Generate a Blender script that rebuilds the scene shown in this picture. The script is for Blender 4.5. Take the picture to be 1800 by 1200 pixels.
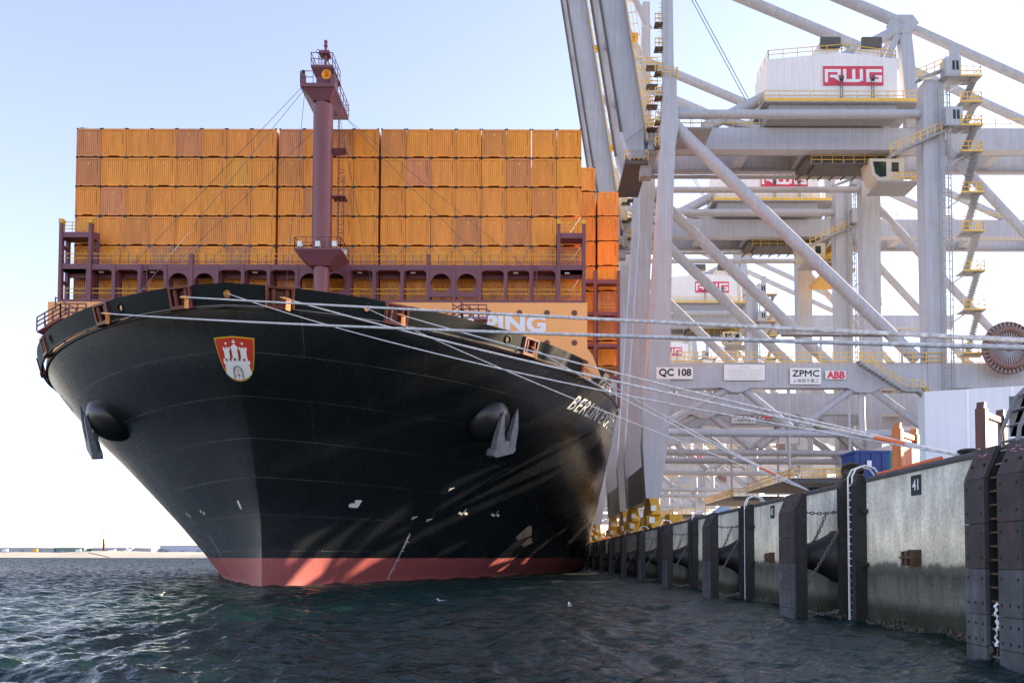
import bpy, math, random
import numpy as np
from mathutils import Vector, Matrix
random.seed(7); rng = np.random.default_rng(7)
R = math.radians
for o in list(bpy.data.objects): bpy.data.objects.remove(o)
scene = bpy.context.scene
COL = scene.collection

# ------------------------------------------------------------------ camera
# A photographer in a small boat: eye 2.3 m above the water, looking along the
# quay (+Y), shift lens keeps the verticals nearly upright.
cam = bpy.data.cameras.new('camera'); co = bpy.data.objects.new('camera', cam); COL.objects.link(co)
cam.sensor_width = 36; cam.lens = 1435 / 1800 * 36
cam.shift_x = -(935 - 900) / 1800; cam.shift_y = (925.4 - 600) / 1800
cam.clip_start = .1; cam.clip_end = 20000
co.location = (0, 0, 2.3)
co.rotation_euler = (Matrix.Rotation(R(90 + 2.1), 3, 'X') @ Matrix.Rotation(.0022, 3, 'Z')).to_euler()
scene.camera = co

# ------------------------------------------------------------------ light
SUN_AZ, SUN_EL = 63.0, 14.5          # degrees from +Y towards +X, and above the horizon
sd = Vector((math.sin(R(SUN_AZ)) * math.cos(R(SUN_EL)), math.cos(R(SUN_AZ)) * math.cos(R(SUN_EL)), math.sin(R(SUN_EL))))
sl = bpy.data.lights.new('sun', 'SUN'); sl.energy = 4.8; sl.angle = R(.5); sl.color = (1, .78, .54)
so = bpy.data.objects.new('sun', sl); COL.objects.link(so); so.rotation_euler = sd.to_track_quat('Z', 'Y').to_euler()
world = bpy.data.worlds.new('World'); scene.world = world; world.use_nodes = True
wn = world.node_tree.nodes; wl = world.node_tree.links; wn.clear()
sky = wn.new('ShaderNodeTexSky'); sky.sky_type = 'NISHITA'; sky.sun_disc = False
sky.sun_elevation = R(SUN_EL); sky.sun_rotation = R(SUN_AZ); sky.air_density = 1.0; sky.dust_density = .5; sky.ozone_density = 2.5
bg = wn.new('ShaderNodeBackground'); bg.inputs[1].default_value = .13
wo = wn.new('ShaderNodeOutputWorld'); hs_ = wn.new('ShaderNodeHueSaturation'); hs_.inputs['Saturation'].default_value = .74; wl.new(sky.outputs[0], hs_.inputs['Color'])
tv = wn.new('ShaderNodeVectorMath'); tv.operation = 'MULTIPLY'; tv.inputs[1].default_value = (1.06, .935, .98); wl.new(hs_.outputs[0], tv.inputs[0]); wl.new(tv.outputs[0], bg.inputs[0]); wl.new(bg.outputs[0], wo.inputs[0])   # thin even veil over the whole sky
scene.view_settings.view_transform = 'Standard'; scene.view_settings.look = 'None'
scene.view_settings.exposure = 1.9; scene.view_settings.gamma = 1
scene.render.engine = 'CYCLES'

# ------------------------------------------------------------------ materials
MATS = {}
def mat(name, col, rough=.5, var=.12, scale=1.5, metal=0., spec=.5, bump=0., bscale=30., streak=0., dirt=None, dirt_amt=.0, rnd=0.):
    """principled paint with noise-driven tone, vertical weather streaks, dirt patches, optional per-object tone"""
    if name in MATS: return MATS[name]
    m = bpy.data.materials.new(name); m.use_nodes = True; MATS[name] = m
    n = m.node_tree.nodes; l = m.node_tree.links; b = n['Principled BSDF']
    b.inputs['Roughness'].default_value = rough; b.inputs['Metallic'].default_value = metal
    b.inputs['Specular IOR Level'].default_value = spec
    tc = n.new('ShaderNodeTexCoord')
    nz = n.new('ShaderNodeTexNoise'); nz.inputs['Scale'].default_value = scale; nz.inputs['Detail'].default_value = 6; nz.inputs['Roughness'].default_value = .65
    l.new(tc.outputs['Object'], nz.inputs['Vector'])
    mr = n.new('ShaderNodeMapRange'); mr.inputs[1].default_value = .25; mr.inputs[2].default_value = .75
    mr.inputs[3].default_value = 1 - var; mr.inputs[4].default_value = 1 + var
    l.new(nz.outputs[0], mr.inputs[0])
    val = mr.outputs[0]
    if streak:
        mp = n.new('ShaderNodeMapping'); mp.inputs['Scale'].default_value = (3.2, 3.2, .16)
        l.new(tc.outputs['Object'], mp.inputs[0])
        n2 = n.new('ShaderNodeTexNoise'); n2.inputs['Scale'].default_value = 1.; n2.inputs['Detail'].default_value = 5
        l.new(mp.outputs[0], n2.inputs['Vector'])
        m2 = n.new('ShaderNodeMapRange'); m2.inputs[1].default_value = .35; m2.inputs[2].default_value = .7
        m2.inputs[3].default_value = 1 + streak * .3; m2.inputs[4].default_value = 1 - streak
        l.new(n2.outputs[0], m2.inputs[0])
        mu = n.new('ShaderNodeMath'); mu.operation = 'MULTIPLY'; l.new(val, mu.inputs[0]); l.new(m2.outputs[0], mu.inputs[1]); val = mu.outputs[0]
    if rnd:
        oi = n.new('ShaderNodeObjectInfo'); m3 = n.new('ShaderNodeMapRange'); m3.inputs[3].default_value = 1 - rnd; m3.inputs[4].default_value = 1 + rnd
        l.new(oi.outputs['Random'], m3.inputs[0])
        mu = n.new('ShaderNodeMath'); mu.operation = 'MULTIPLY'; l.new(val, mu.inputs[0]); l.new(m3.outputs[0], mu.inputs[1]); val = mu.outputs[0]
    vm = n.new('ShaderNodeVectorMath'); vm.operation = 'SCALE'; vm.inputs[0].default_value = col[:3]
    l.new(val, vm.inputs['Scale'])
    out = vm.outputs[0]
    if dirt:
        n4 = n.new('ShaderNodeTexNoise'); n4.inputs['Scale'].default_value = scale * 1.7; n4.inputs['Detail'].default_value = 9; n4.inputs['Roughness'].default_value = .72
        l.new(tc.outputs['Object'], n4.inputs['Vector'])
        m4 = n.new('ShaderNodeMapRange'); m4.inputs[1].default_value = .52; m4.inputs[2].default_value = .72; m4.inputs[4].default_value = dirt_amt
        l.new(n4.outputs[0], m4.inputs[0])
        mx = n.new('ShaderNodeMix'); mx.data_type = 'RGBA'; mx.inputs[7].default_value = (*dirt, 1)
        l.new(m4.outputs[0], mx.inputs[0]); l.new(out, mx.inputs[6]); out = mx.outputs[2]
    l.new(out, b.inputs['Base Color'])
    rr = n.new('ShaderNodeMapRange'); rr.inputs[3].default_value = max(.02, rough - .08); rr.inputs[4].default_value = min(1, rough + .1)
    l.new(nz.outputs[0], rr.inputs[0]); l.new(rr.outputs[0], b.inputs['Roughness'])
    if bump:
        nb = n.new('ShaderNodeTexNoise'); nb.inputs['Scale'].default_value = bscale; nb.inputs['Detail'].default_value = 5
        l.new(tc.outputs['Object'], nb.inputs['Vector'])
        bp = n.new('ShaderNodeBump'); bp.inputs['Strength'].default_value = bump; bp.inputs['Distance'].default_value = .02
        l.new(nb.outputs[0], bp.inputs['Height']); l.new(bp.outputs[0], b.inputs['Normal'])
    return m

# ------------------------------------------------------------------ mesh helpers
class MB:
    """collects shapes, builds ONE mesh object"""
    def __init__(s): s.v = []; s.f = []; s.sm = []
    def add(s, vs, fs, smooth=False):
        o = len(s.v); s.v += [tuple(p) for p in vs]; s.f += [tuple(i + o for i in f) for f in fs]; s.sm += [smooth] * len(fs); return s
    def box(s, x0, x1, y0, y1, z0, z1):
        return s.add([(x0, y0, z0), (x1, y0, z0), (x1, y1, z0), (x0, y1, z0), (x0, y0, z1), (x1, y0, z1), (x1, y1, z1), (x0, y1, z1)],
                     [(0, 3, 2, 1), (4, 5, 6, 7), (0, 1, 5, 4), (1, 2, 6, 5), (2, 3, 7, 6), (3, 0, 4, 7)])
    def tube(s, a, b, r, n=8, r2=None, caps=True, smooth=True):
        a = Vector(a); b = Vector(b); d = b - a
        if d.length < 1e-6: return s
        q = d.to_track_quat('Z', 'Y'); r2 = r if r2 is None else r2; vs = []
        for p, rr in ((a, r), (b, r2)):
            for i in range(n):
                t = 2 * math.pi * i / n; vs.append(p + q @ Vector((rr * math.cos(t), rr * math.sin(t), 0)))
        s.add(vs, [(i, (i + 1) % n, n + (i + 1) % n, n + i) for i in range(n)], smooth)
        if caps: s.add(vs, [tuple(range(n - 1, -1, -1)), tuple(range(n, 2 * n))])
        return s
    def bar(s, a, b, w, h=None, up=(0, 0, 1)):
        """rectangular bar from a to b; w across, h along up"""
        a = Vector(a); b = Vector(b); h = h or w; d = (b - a).normalized(); u = Vector(up)
        if abs(d.dot(u)) > .98: u = Vector((1, 0, 0))
        x = d.cross(u).normalized() * w / 2; y = x.cross(d).normalized() * h / 2
        vs = [a - x - y, a + x - y, a + x + y, a - x + y, b - x - y, b + x - y, b + x + y, b - x + y]
        return s.add(vs, [(3, 2, 1, 0), (4, 5, 6, 7), (0, 1, 5, 4), (1, 2, 6, 5), (2, 3, 7, 6), (3, 0, 4, 7)])
    def prism(s, pts, axis, a, b):
        """polygon pts (2-D) extruded along axis from a to b; axis 'y': pts=(x,z), 'x': pts=(y,z), 'z': pts=(x,y)"""
        n = len(pts)
        def P(p, t): return (p[0], t, p[1]) if axis == 'y' else ((t, p[0], p[1]) if axis == 'x' else (p[0], p[1], t))
        vs = [P(p, a) for p in pts] + [P(p, b) for p in pts]
        ar = sum(pts[i][0] * pts[(i + 1) % n][1] - pts[(i + 1) % n][0] * pts[i][1] for i in range(n))
        fl = (ar > 0) ^ (axis == 'y') ^ (b < a)
        fs = [tuple(range(n)), tuple(range(2 * n - 1, n - 1, -1))] + [((i + 1) % n, i, n + i, n + (i + 1) % n) for i in range(n)]
        if fl: fs = [f[::-1] for f in fs]
        return s.add(vs, fs)
    def path(s, pts, r, n=6, closed=False, smooth=True):
        pts = [Vector(p) for p in pts]; m = len(pts); vs = []; ref = None
        for i, p in enumerate(pts):
            t = (pts[(i + 1) % m] - pts[i - 1]) if closed else (pts[min(i + 1, m - 1)] - pts[max(i - 1, 0)])
            t.normalize()
            if ref is None: ref = Vector((0, 0, 1)) if abs(t.z) < .9 else Vector((1, 0, 0))
            x = t.cross(ref).normalized(); y = x.cross(t).normalized(); ref = y
            for k in range(n):
                a = 2 * math.pi * k / n; vs.append(p + x * (r * math.cos(a)) + y * (r * math.sin(a)))
        fs = []
        for i in range(m if closed else m - 1):
            j = (i + 1) % m
            for k in range(n): fs.append((i * n + k, i * n + (k + 1) % n, j * n + (k + 1) % n, j * n + k))
        s.add(vs, fs, smooth)
        if not closed: s.add(vs, [tuple(range(n - 1, -1, -1)), tuple(range((m - 1) * n, m * n))])
        return s
    def disc(s, c, r, axis, t, n=20):
        c = Vector(c); ax = {'x': Vector((1, 0, 0)), 'y': Vector((0, 1, 0)), 'z': Vector((0, 0, 1))}[axis]
        return s.tube(c, c + ax * t, r, n)
    def rail(s, pts, h=1.05, step=1.6, r=.03, mid=2):
        """handrail along a polyline of floor points"""
        pts = [Vector(p) for p in pts]
        for a, b in zip(pts[:-1], pts[1:]):
            L = (b - a).length; k = max(1, round(L / step))
            for i in range(k + 1):
                p = a.lerp(b, i / k); s.bar(p, p + Vector((0, 0, h)), r * 2)
            for j in range(mid):
                z = Vector((0, 0, h * (j + 1) / mid)); s.bar(a + z, b + z, r * 2)
        return s
    def build(s, name, material, parent=None, loc=None):
        me = bpy.data.meshes.new(name); me.from_pydata(s.v, [], s.f); me.update()
        if any(s.sm): me.polygons.foreach_set('use_smooth', s.sm)
        o = bpy.data.objects.new(name, me); COL.objects.link(o)
        if material: me.materials.append(material)
        if parent: o.parent = parent
        if loc: o.location = loc
        return o
def thing(name, label, cat, loc=(0, 0, 0), group=None, rz=0):
    o = bpy.data.objects.new(name, None); COL.objects.link(o); o.location = loc; o.rotation_euler.z = rz
    o.empty_display_size = .3
    return tag(o, label, cat, group)
def tag(o, label, cat, group=None, kind=None):
    o['label'] = label; o['category'] = cat
    if group: o['group'] = group
    if kind: o['kind'] = kind
    return o
def struct(o): o['kind'] = 'structure'; return o
def copy_tree(o, parent=None):
    c = o.copy(); COL.objects.link(c); c.parent = parent
    for ch in o.children: copy_tree(ch, c)
    return c
def dup(o, loc, label, group=None):
    c = copy_tree(o); c.location = loc; c['label'] = label
    if group: c['group'] = group
    return c
def text_polys(body, size, bold=0., spacing=1.0):
    """flat text -> (verts2d, faces)"""
    cu = bpy.data.curves.new('t', 'FONT'); cu.body = body; cu.size = size; cu.offset = bold; cu.resolution_u = 3; cu.space_character = spacing
    o = bpy.data.objects.new('t', cu); COL.objects.link(o)
    dg = bpy.context.evaluated_depsgraph_get(); me = o.evaluated_get(dg).to_mesh()
    vs = [(v.co.x, v.co.y) for v in me.vertices]; fs = [tuple(p.vertices) for p in me.polygons]
    o.evaluated_get(dg).to_mesh_clear(); bpy.data.objects.remove(o); bpy.data.curves.remove(cu)
    return vs, fs
def text_fit(body, w, h, bold=0., spacing=1.):
    """text scaled so that its box is w x h, origin lower left"""
    vs, fs = text_polys(body, 1., bold, spacing)
    if not vs: return vs, fs
    a = np.array(vs); mn = a.min(0); mx = a.max(0); a = (a - mn) / (mx - mn) * np.array([w, h])
    return [tuple(p) for p in a], fs
# ------------------------------------------------------------------ ship hull form
CX, HW, TIPY, ZT, ZD = -20.35, 30.2, 53.6, 20.4, 19.05
_zk = np.array([-3, 0, 2.7, 5.6, 7.1, 10., 12.2, 15.6, 18.2, 20.4]); _sk = np.array([8.0, 8.0, 7.95, 7.4, 6.75, 5.4, 4.3, 1.75, .55, 0.])
# smooth stem profile
_zf = np.linspace(-3, 20.4, 200); _sf = np.interp(_zf, _zk, _sk)
for _ in range(60): _sf[1:-1] = .25 * _sf[:-2] + .5 * _sf[1:-1] + .25 * _sf[2:]
_g = np.linspace(0, 1, 100); _Lf = np.interp(_g, [0, .25, .5, .75, 1], [99.5, 80.8, 64.1, 48.5, 38.0]); _qf = np.interp(_g, [0, .25, .5, .75, 1], [1.0, 1.141, 1.275, 1.423, 1.6])
for _ in range(80):
    _Lf[1:-1] = .25 * _Lf[:-2] + .5 * _Lf[1:-1] + .25 * _Lf[2:]; _qf[1:-1] = .25 * _qf[:-2] + .5 * _qf[1:-1] + .25 * _qf[2:]
PH = 1.795
def hp(z):
    g = min(max(z / ZT, 0), 1)
    return float(np.interp(z, _zf, _sf)), float(np.interp(g, _g, _Lf)), float(np.interp(g, _g, _qf))
def hull_b(s, z):
    s0, L, q = hp(z); u = min(max((s - s0) / L, 0), 1); return HW * (1 - (1 - u) ** PH) ** (1 / q)
def hull_s(b, z):
    s0, L, q = hp(z); r = min(abs(b) / HW, .9999) ** q; return s0 + L * (1 - (1 - r) ** (1 / PH))
def hull_pt(b, z): return Vector((CX + b, TIPY + hull_s(b, z), z))
def hull_n(b, z):
    e = .03; t1 = hull_pt(b + e, z) - hull_pt(b - e, z); t2 = hull_pt(b, z + e) - hull_pt(b, z - e)
    n = t1.cross(t2).normalized(); return n if n.y < .2 and (n.y < 0 or n.x * b > 0) else -n

M_HULL = mat('hull_black_paint', (.004, .006, .008), .26, .3, .25, streak=.3, spec=.9)
# weld seams and plate edges on the hull: fine relief from the metric UV map
def hull_seams(m):
    n = m.node_tree.nodes; l = m.node_tree.links; b = n['Principled BSDF']
    uv = n.new('ShaderNodeUVMap'); br = n.new('ShaderNodeTexBrick'); l.new(uv.outputs[0], br.inputs['Vector'])
    br.inputs['Scale'].default_value = 1; br.inputs['Brick Width'].default_value = 9.5; br.inputs['Row Height'].default_value = 2.7
    br.inputs['Mortar Size'].default_value = .012; br.inputs['Mortar Smooth'].default_value = .3; br.inputs['Color1'].default_value = br.inputs['Color2'].default_value = (0, 0, 0, 1); br.inputs['Mortar'].default_value = (1, 1, 1, 1)
    nz = n.new('ShaderNodeTexNoise'); nz.inputs['Scale'].default_value = .5; l.new(uv.outputs[0], nz.inputs['Vector'])
    # weak overall plate unevenness
    bp = n.new('ShaderNodeBump'); bp.inputs['Strength'].default_value = .35; bp.inputs['Distance'].default_value = .05; l.new(nz.outputs[0], bp.inputs['Height'])
    b2 = n.new('ShaderNodeBump'); b2.inputs['Strength'].default_value = .5; b2.inputs['Distance'].default_value = .02; l.new(br.outputs[0], b2.inputs['Height']); l.new(bp.outputs[0], b2.inputs['Normal'])
    l.new(b2.outputs[0], b.inputs['Normal'])
    mx = n.new('ShaderNodeMix'); mx.data_type = 'RGBA'; mx.blend_type = 'ADD'; mx.inputs[0].default_value = 1
    nz2 = n.new('ShaderNodeTexNoise'); nz2.inputs['Scale'].default_value = .35; nz2.inputs['Detail'].default_value = 3; l.new(uv.outputs[0], nz2.inputs['Vector'])
    mr = n.new('ShaderNodeMapRange'); mr.inputs[1].default_value = .45; mr.inputs[2].default_value = .65; mr.inputs[4].default_value = .05; l.new(nz2.outputs[0], mr.inputs[0])
    vm = n.new('ShaderNodeVectorMath'); vm.operation = 'SCALE'; l.new(br.outputs[0], vm.inputs[0]); l.new(mr.outputs[0], vm.inputs['Scale'])
    # long rubbing scuffs left by ropes and fenders
    mps = n.new('ShaderNodeMapping'); mps.inputs['Scale'].default_value = (.9, .10, 1); mps.inputs['Rotation'].default_value[2] = .35; l.new(uv.outputs[0], mps.inputs[0])
    nzs = n.new('ShaderNodeTexNoise'); nzs.inputs['Scale'].default_value = 2.2; nzs.inputs['Detail'].default_value = 9; nzs.inputs['Roughness'].default_value = .7; l.new(mps.outputs[0], nzs.inputs['Vector'])
    mrs = n.new('ShaderNodeMapRange'); mrs.inputs[1].default_value = .60; mrs.inputs[2].default_value = .76; mrs.inputs[4].default_value = .009; l.new(nzs.outputs[0], mrs.inputs[0])
    ad_ = n.new('ShaderNodeVectorMath'); ad_.operation = 'ADD'; l.new(vm.outputs[0], ad_.inputs[0]); l.new(mrs.outputs[0], ad_.inputs[1]); vm = ad_
    src = b.inputs['Base Color'].links[0].from_socket
    l.new(src, mx.inputs[6]); l.new(vm.outputs[0], mx.inputs[7]); l.new(mx.outputs[2], b.inputs['Base Color'])
hull_seams(M_HULL)
M_RED = mat('boot_topping_red', (.36, .085, .08), .5, .12, .4, streak=.15, dirt=(.16, .06, .05), dirt_amt=.4)
M_MAST = mat('purple_brown_paint', (.20, .062, .068), .42, .1, .6, streak=.1)
M_MASTD = mat('dark_purple_paint', (.17, .058, .078), .5, .12, .6)
M_FAIR = mat('fairlead_red_brown', (.12, .022, .014), .45, .2, 2, dirt=(.05, .02, .015), dirt_amt=.6)
M_BREAK = mat('breakwater_orange', (.90, .40, .13), .5, .06, .4)
M_WHITE = mat('white_paint', (.78, .79, .82), .5, .08, 1)
M_BLACK = mat('black_paint', (.012, .012, .014), .5, .1, 2)
M_YEL = mat('yellow_paint', (.75, .43, .03), .5, .15, 2)
M_LAMP = mat('lamp_glass', (.75, .75, .72), .25, .05, 3)
M_DECK = mat('deck_red', (.10, .035, .03), .7, .2, .6)
M_STEEL = mat('galvanised_steel', (.28, .29, .30), .45, .2, 3, metal=.6)
M_ANCH = mat('anchor_bare_steel', (.115, .13, .155), .55, .45, 1.6, metal=.0, bump=.5, bscale=6, dirt=(.09, .045, .02), dirt_amt=.55)
M_BOLS = mat('bolster_black', (.012, .014, .017), .3, .3, .8, dirt=(.06, .03, .015), dirt_amt=.25, bump=.3, bscale=2)

ship = thing('container_ship', 'huge black-hulled container ship moored bow-on beside the quay', 'ship', (CX, TIPY, 0))
OFF = Vector((CX, TIPY, 0))
def spart(mb, name, m, parent=None):
    """build with world coordinates, parented to the ship (or a part of it)"""
    o = mb.build(name, m); p = parent or ship; o.parent = p
    o.matrix_parent_inverse = Matrix.Translation(-OFF) if p is ship else Matrix.Identity(4)
    return o
ship.matrix_world = Matrix.Translation(OFF)

def hull_surface(z0, z1, nz, name, m):
    zs = np.linspace(z0, z1, nz); ts = np.concatenate([np.linspace(0, 1, 90) ** 2.0, [1.15, 1.5, 2.2, 3.2, 4.2]])
    vs = []; uv = []; idx = {}
    for sg in (-1, 1):
        for i, z in enumerate(zs):
            s0, L, q = hp(z); px = py = None; arc = 0
            for j, u in enumerate(ts):
                if sg == 1 and j == 0 and z > 12.4: idx[(sg, i, j)] = idx[(-1, i, 0)]; px, py = 0., s0; continue
                uu = min(u, 1); s = s0 + L * u if u <= 1 else s0 + L + (u - 1) * 70; b = HW * (1 - (1 - uu) ** PH) ** (1 / q)
                if px is not None: arc += math.hypot(b - px, s - py)
                px, py = b, s
                idx[(sg, i, j)] = len(vs); vs.append((CX + sg * b, TIPY + s, z)); uv.append((arc * sg, z))
    fs = []
    for sg in (-1, 1):
        for i in range(nz - 1):
            for j in range(len(ts) - 1):
                f = (idx[(sg, i, j)], idx[(sg, i, j + 1)], idx[(sg, i + 1, j + 1)], idx[(sg, i + 1, j)])
                fs.append(f if sg == 1 else f[::-1])
    mb = MB(); mb.add(vs, fs, True); o = spart(mb, name, m)
    ul = o.data.uv_layers.new(name='UVMap')
    li = np.empty(len(o.data.loops), int); o.data.loops.foreach_get('vertex_index', li)
    ul.data.foreach_set('uv', np.array(uv)[li].ravel())
    return o
ZB = 2.15
hull_surface(ZB, ZD, 56, 'hull', M_HULL)
hull_surface(-2.5, ZB, 12, 'boot_topping', M_RED)
# deck sheet and the wedge of ship behind, closed at the stern end
pts = [(CX + sg * hull_b(s, ZD - .01), TIPY + s) for sg, ss in ((-1, np.linspace(0, 38, 60)), (1, np.linspace(38, 0, 60))) for s in ss]
d = MB(); top = [(x, y, ZD - .25) for x, y in pts]; d.add(top, [tuple(range(len(top)))]); d.box(CX - HW + .05, CX + HW - .05, TIPY + 38.5, TIPY + 300, ZD - .5, ZD - .25); spart(d, 'foredeck', M_DECK)

# arc-length table of the bulwark line
_ss = np.concatenate([np.linspace(0, 1, 400) ** 2 * 40]); _bb = np.array([hull_b(s, 19.8) for s in _ss]); _s0 = hp(19.8)[0]
_arc = np.concatenate([[0], np.cumsum(np.hypot(np.diff(_bb), np.diff(_ss)))])
def arc_of_b(b): return float(np.interp(b, _bb, _arc))
def b_of_arc(a): return float(np.interp(a, _arc, _bb))
FAIR = [3.35, 10.6, 20.2, 25.2]; CHOCK = [8.7, 18.4]
gaps = [(arc_of_b(b), .95) for b in FAIR]
END = arc_of_b(hull_b(27.5, 19.8)) 
holes = [(arc_of_b(b), .55) for b in CHOCK]
TH = .14
def bul_pt(sg, a, z, inn=0.):
    b = b_of_arc(abs(a)); bz = hull_b(hull_s(b, 19.8) - hp(19.8)[0] + hp(z)[0], z) if False else b
    p = hull_pt(sg * max(b, .002), 19.8); nn = hull_n(sg * max(b, .02), 19.8); nn.z = 0; nn.normalize()
    # flare of the plate
    p = p + nn * ((z - 19.8) * .28) - nn * inn; p.z = z; return p
def bul_strip(sg, a0, a1, name='bulwark_plate', zlo=ZD - .02, zhi=ZT):
    n = max(2, int(abs(a1 - a0) / .4)); mb = MB(); vs = []
    for k in range(n + 1):
        a = a0 + (a1 - a0) * k / n; s = sg if sg else (1 if a >= 0 else -1)
        vs += [bul_pt(s, a, zlo), bul_pt(s, a, zhi), bul_pt(s, a, zhi, TH), bul_pt(s, a, zlo, TH)]
    fs = []
    for k in range(n):
        for c in range(4):
            f = (4 * k + c, 4 * k + (c + 1) % 4, 4 * k + 4 + (c + 1) % 4, 4 * k + 4 + c); fs.append(f)
    fs += [(0, 1, 2, 3), (4 * n + 3, 4 * n + 2, 4 * n + 1, 4 * n)]
    mb.add(vs, fs); return spart(mb, name, M_HULL if False else M_BULW)
M_BULW = mat('bulwark_black_paint', (.007, .011, .012), .6, .2, .5, streak=.1, spec=.12)
def frame_at(b, z):
    p = hull_pt(b if abs(b) > .01 else .01, z); n = hull_n(b if abs(b) > .02 else .02, z)
    if abs(b) < .05: n.x = 0
    n.z = 0; n.normalize(); t = Vector((-n.y, n.x, 0)); return p, n, t      # t points to +x side at the bow
def plate_hole(mb, P, w, h, r, th, n=24):
    """rectangular plate w x h with a round hole; P(u,v,d)->world"""
    def edge(t):
        c, s = math.cos(t), math.sin(t); k = min((w / 2) / abs(c) if abs(c) > 1e-6 else 9e9, (h / 2) / abs(s) if abs(s) > 1e-6 else 9e9); return c * k, s * k
    ca = math.atan2(h, w); ts = sorted(set([2 * math.pi * i / n for i in range(n)] + [ca, math.pi - ca, math.pi + ca, 2 * math.pi - ca])); m = len(ts)
    vs = []
    for t in ts:
        e = edge(t); c = (r * math.cos(t), r * math.sin(t))
        vs += [P(*c, 0), P(*e, 0), P(*c, th), P(*e, th)]
    fs = []
    for i in range(m):
        a = 4 * i; b = 4 * ((i + 1) % m)
        fs += [(a, a + 1, b + 1, b), (a + 2, b + 2, b + 3, a + 3), (a, b, b + 2, a + 2), (a + 1, a + 3, b + 3, b + 1)]
    mb.add(vs, fs)
for sg in (-1, 1):
    cuts = sorted([(a, w) for a, w in gaps] + holes)
    cur = .62
    for a, w in cuts:
        if a - w > cur: bul_strip(sg, cur, a - w)
        cur = a + w
    bul_strip(sg, cur, END)
for b in [0] + [s * c for c in CHOCK for s in (-1, 1)]:
    p, n, t = frame_at(b, 19.8); rr = .38 if b == 0 else .3; w = 1.24 if b == 0 else 1.10
    a0 = arc_of_b(abs(b)); mb = MB()
    zc = 19.75
    def P(u, v, dd):
        if b == 0: q = bul_pt(1 if u >= 0 else -1, abs(u), zc + v, dd)
        else: q = bul_pt(1 if b > 0 else -1, a0 + u * (1 if b > 0 else -1), zc + v, dd)
        return q
    plate_hole(mb, lambda u, v, dd: P(u, v, dd), w, 1.36, rr, TH); o = spart(mb, 'chock_plate', M_BULW)
    for f in o.data.polygons: f.use_smooth = False
    ring = MB(); c = P(0, 0, .05); tt = (P(.2, 0, 0) - P(-.2, 0, 0)).normalized(); vv = (P(0, .2, 0) - P(0, -.2, 0)).normalized()
    ring.path([c + tt * (rr * math.cos(k * math.pi / 12)) + vv * (rr * math.sin(k * math.pi / 12)) for k in range(24)], .11, 8, True); spart(ring, 'chock_ring', M_BULW)
# weld bead along the deck line, its highlight painted in pale grey
for sg in (-1, 1):
    mb = MB(); mb.path([bul_pt(sg, a, ZD - .02, -.012) for a in np.linspace(.0 if sg > 0 else .0, END, 90)], .022, 5); spart(mb, 'deck_line_bead', mat('bead_highlight_grey', (.34, .33, .30), .6, .3, 2))
# roller fairleads in the gaps
for sg in (-1, 1):
    for b in FAIR:
        p, n, t = frame_at(sg * b, 19.75); p.z = 19.72
        def W(u, d, v): return p + t * u + n * d + Vector((0, 0, v)) + n * (v * .28)
        mb = MB()
        def bx(u0, u1, d0, d1, v0, v1):
            q = [W(u0, d0, v0), W(u1, d0, v0), W(u1, d1, v0), W(u0, d1, v0), W(u0, d0, v1), W(u1, d0, v1), W(u1, d1, v1), W(u0, d1, v1)]
            mb.add(q, [(0, 1, 2, 3), (7, 6, 5, 4), (4, 5, 1, 0), (5, 6, 2, 1), (6, 7, 3, 2), (7, 4, 0, 3)])
        bx(-.9, .9, -.35, .14, -.72, -.55); bx(-.9, .9, -.35, .14, .50, .64); bx(-.9, -.74, -.35, .14, -.55, .50); bx(.74, .9, -.35, .14, -.55, .50)
        bx(-.74, .74, -.35, -.30, -.55, .50); bx(-.98, .98, -.3, .2, -.8, -.72)
        fr = spart(mb, 'roller_fairlead', M_FAIR)
        for u in (-.45, .45):
            r_ = MB(); r_.tube(W(u, -.08, -.55), W(u, -.08, .5), .16, 10); spart(r_, 'roller', M_FAIR, fr)
# open rail behind the bulwark ends
for sg in (-1, 1):
    mb = MB(); mb.rail([bul_pt(sg, a, ZD - .1, .2) for a in np.linspace(END + .2, END + 10, 6)], 1.1, 1.5, .035, 3); spart(mb, 'deck_rail', M_FAIR)

# ---------------- draped paint: crest, name, marks
import bmesh
def drape(name, polys, m, fn, off, cuts=2, parent=None):
    bm = bmesh.new()
    for vs, fs in polys:
        bv = [bm.verts.new((x, y, 0)) for x, y in vs]
        for f in fs:
            try: bm.faces.new([bv[i] for i in f])
            except ValueError: pass
    bmesh.ops.triangulate(bm, faces=bm.faces[:])
    if cuts: bmesh.ops.subdivide_edges(bm, edges=bm.edges[:], cuts=cuts, use_grid_fill=True)
    bm.verts.index_update(); vs = []
    for v in bm.verts:
        p, n = fn(v.co.x, v.co.y); vs.append(p + n * off)
    fs = []
    for f in bm.faces:
        i = [v.index for v in f.verts]; c = sum((vs[k] for k in i), Vector()) / len(i)
        nn = (vs[i[1]] - vs[i[0]]).cross(vs[i[2]] - vs[i[0]])
        fs.append(i if nn.dot(Vector((0, 0, 2.3)) - c) > 0 else i[::-1])
    mb = MB(); mb.add(vs, fs); bm.free(); return spart(mb, name, m, parent)
def poly(*pts): return (list(pts), [tuple(range(len(pts)))])
def rect(x0, y0, x1, y1): return poly((x0, y0), (x1, y0), (x1, y1), (x0, y1))
def ongrid(b, z): b = b if abs(b) > .01 else .01; return hull_pt(b, z), hull_n(b if abs(b) > .05 else .05, z)
CB, CZ = .1, 15.78         # crest centre
def crest_fn(x, y): return ongrid(CB + x, CZ + y)
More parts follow.
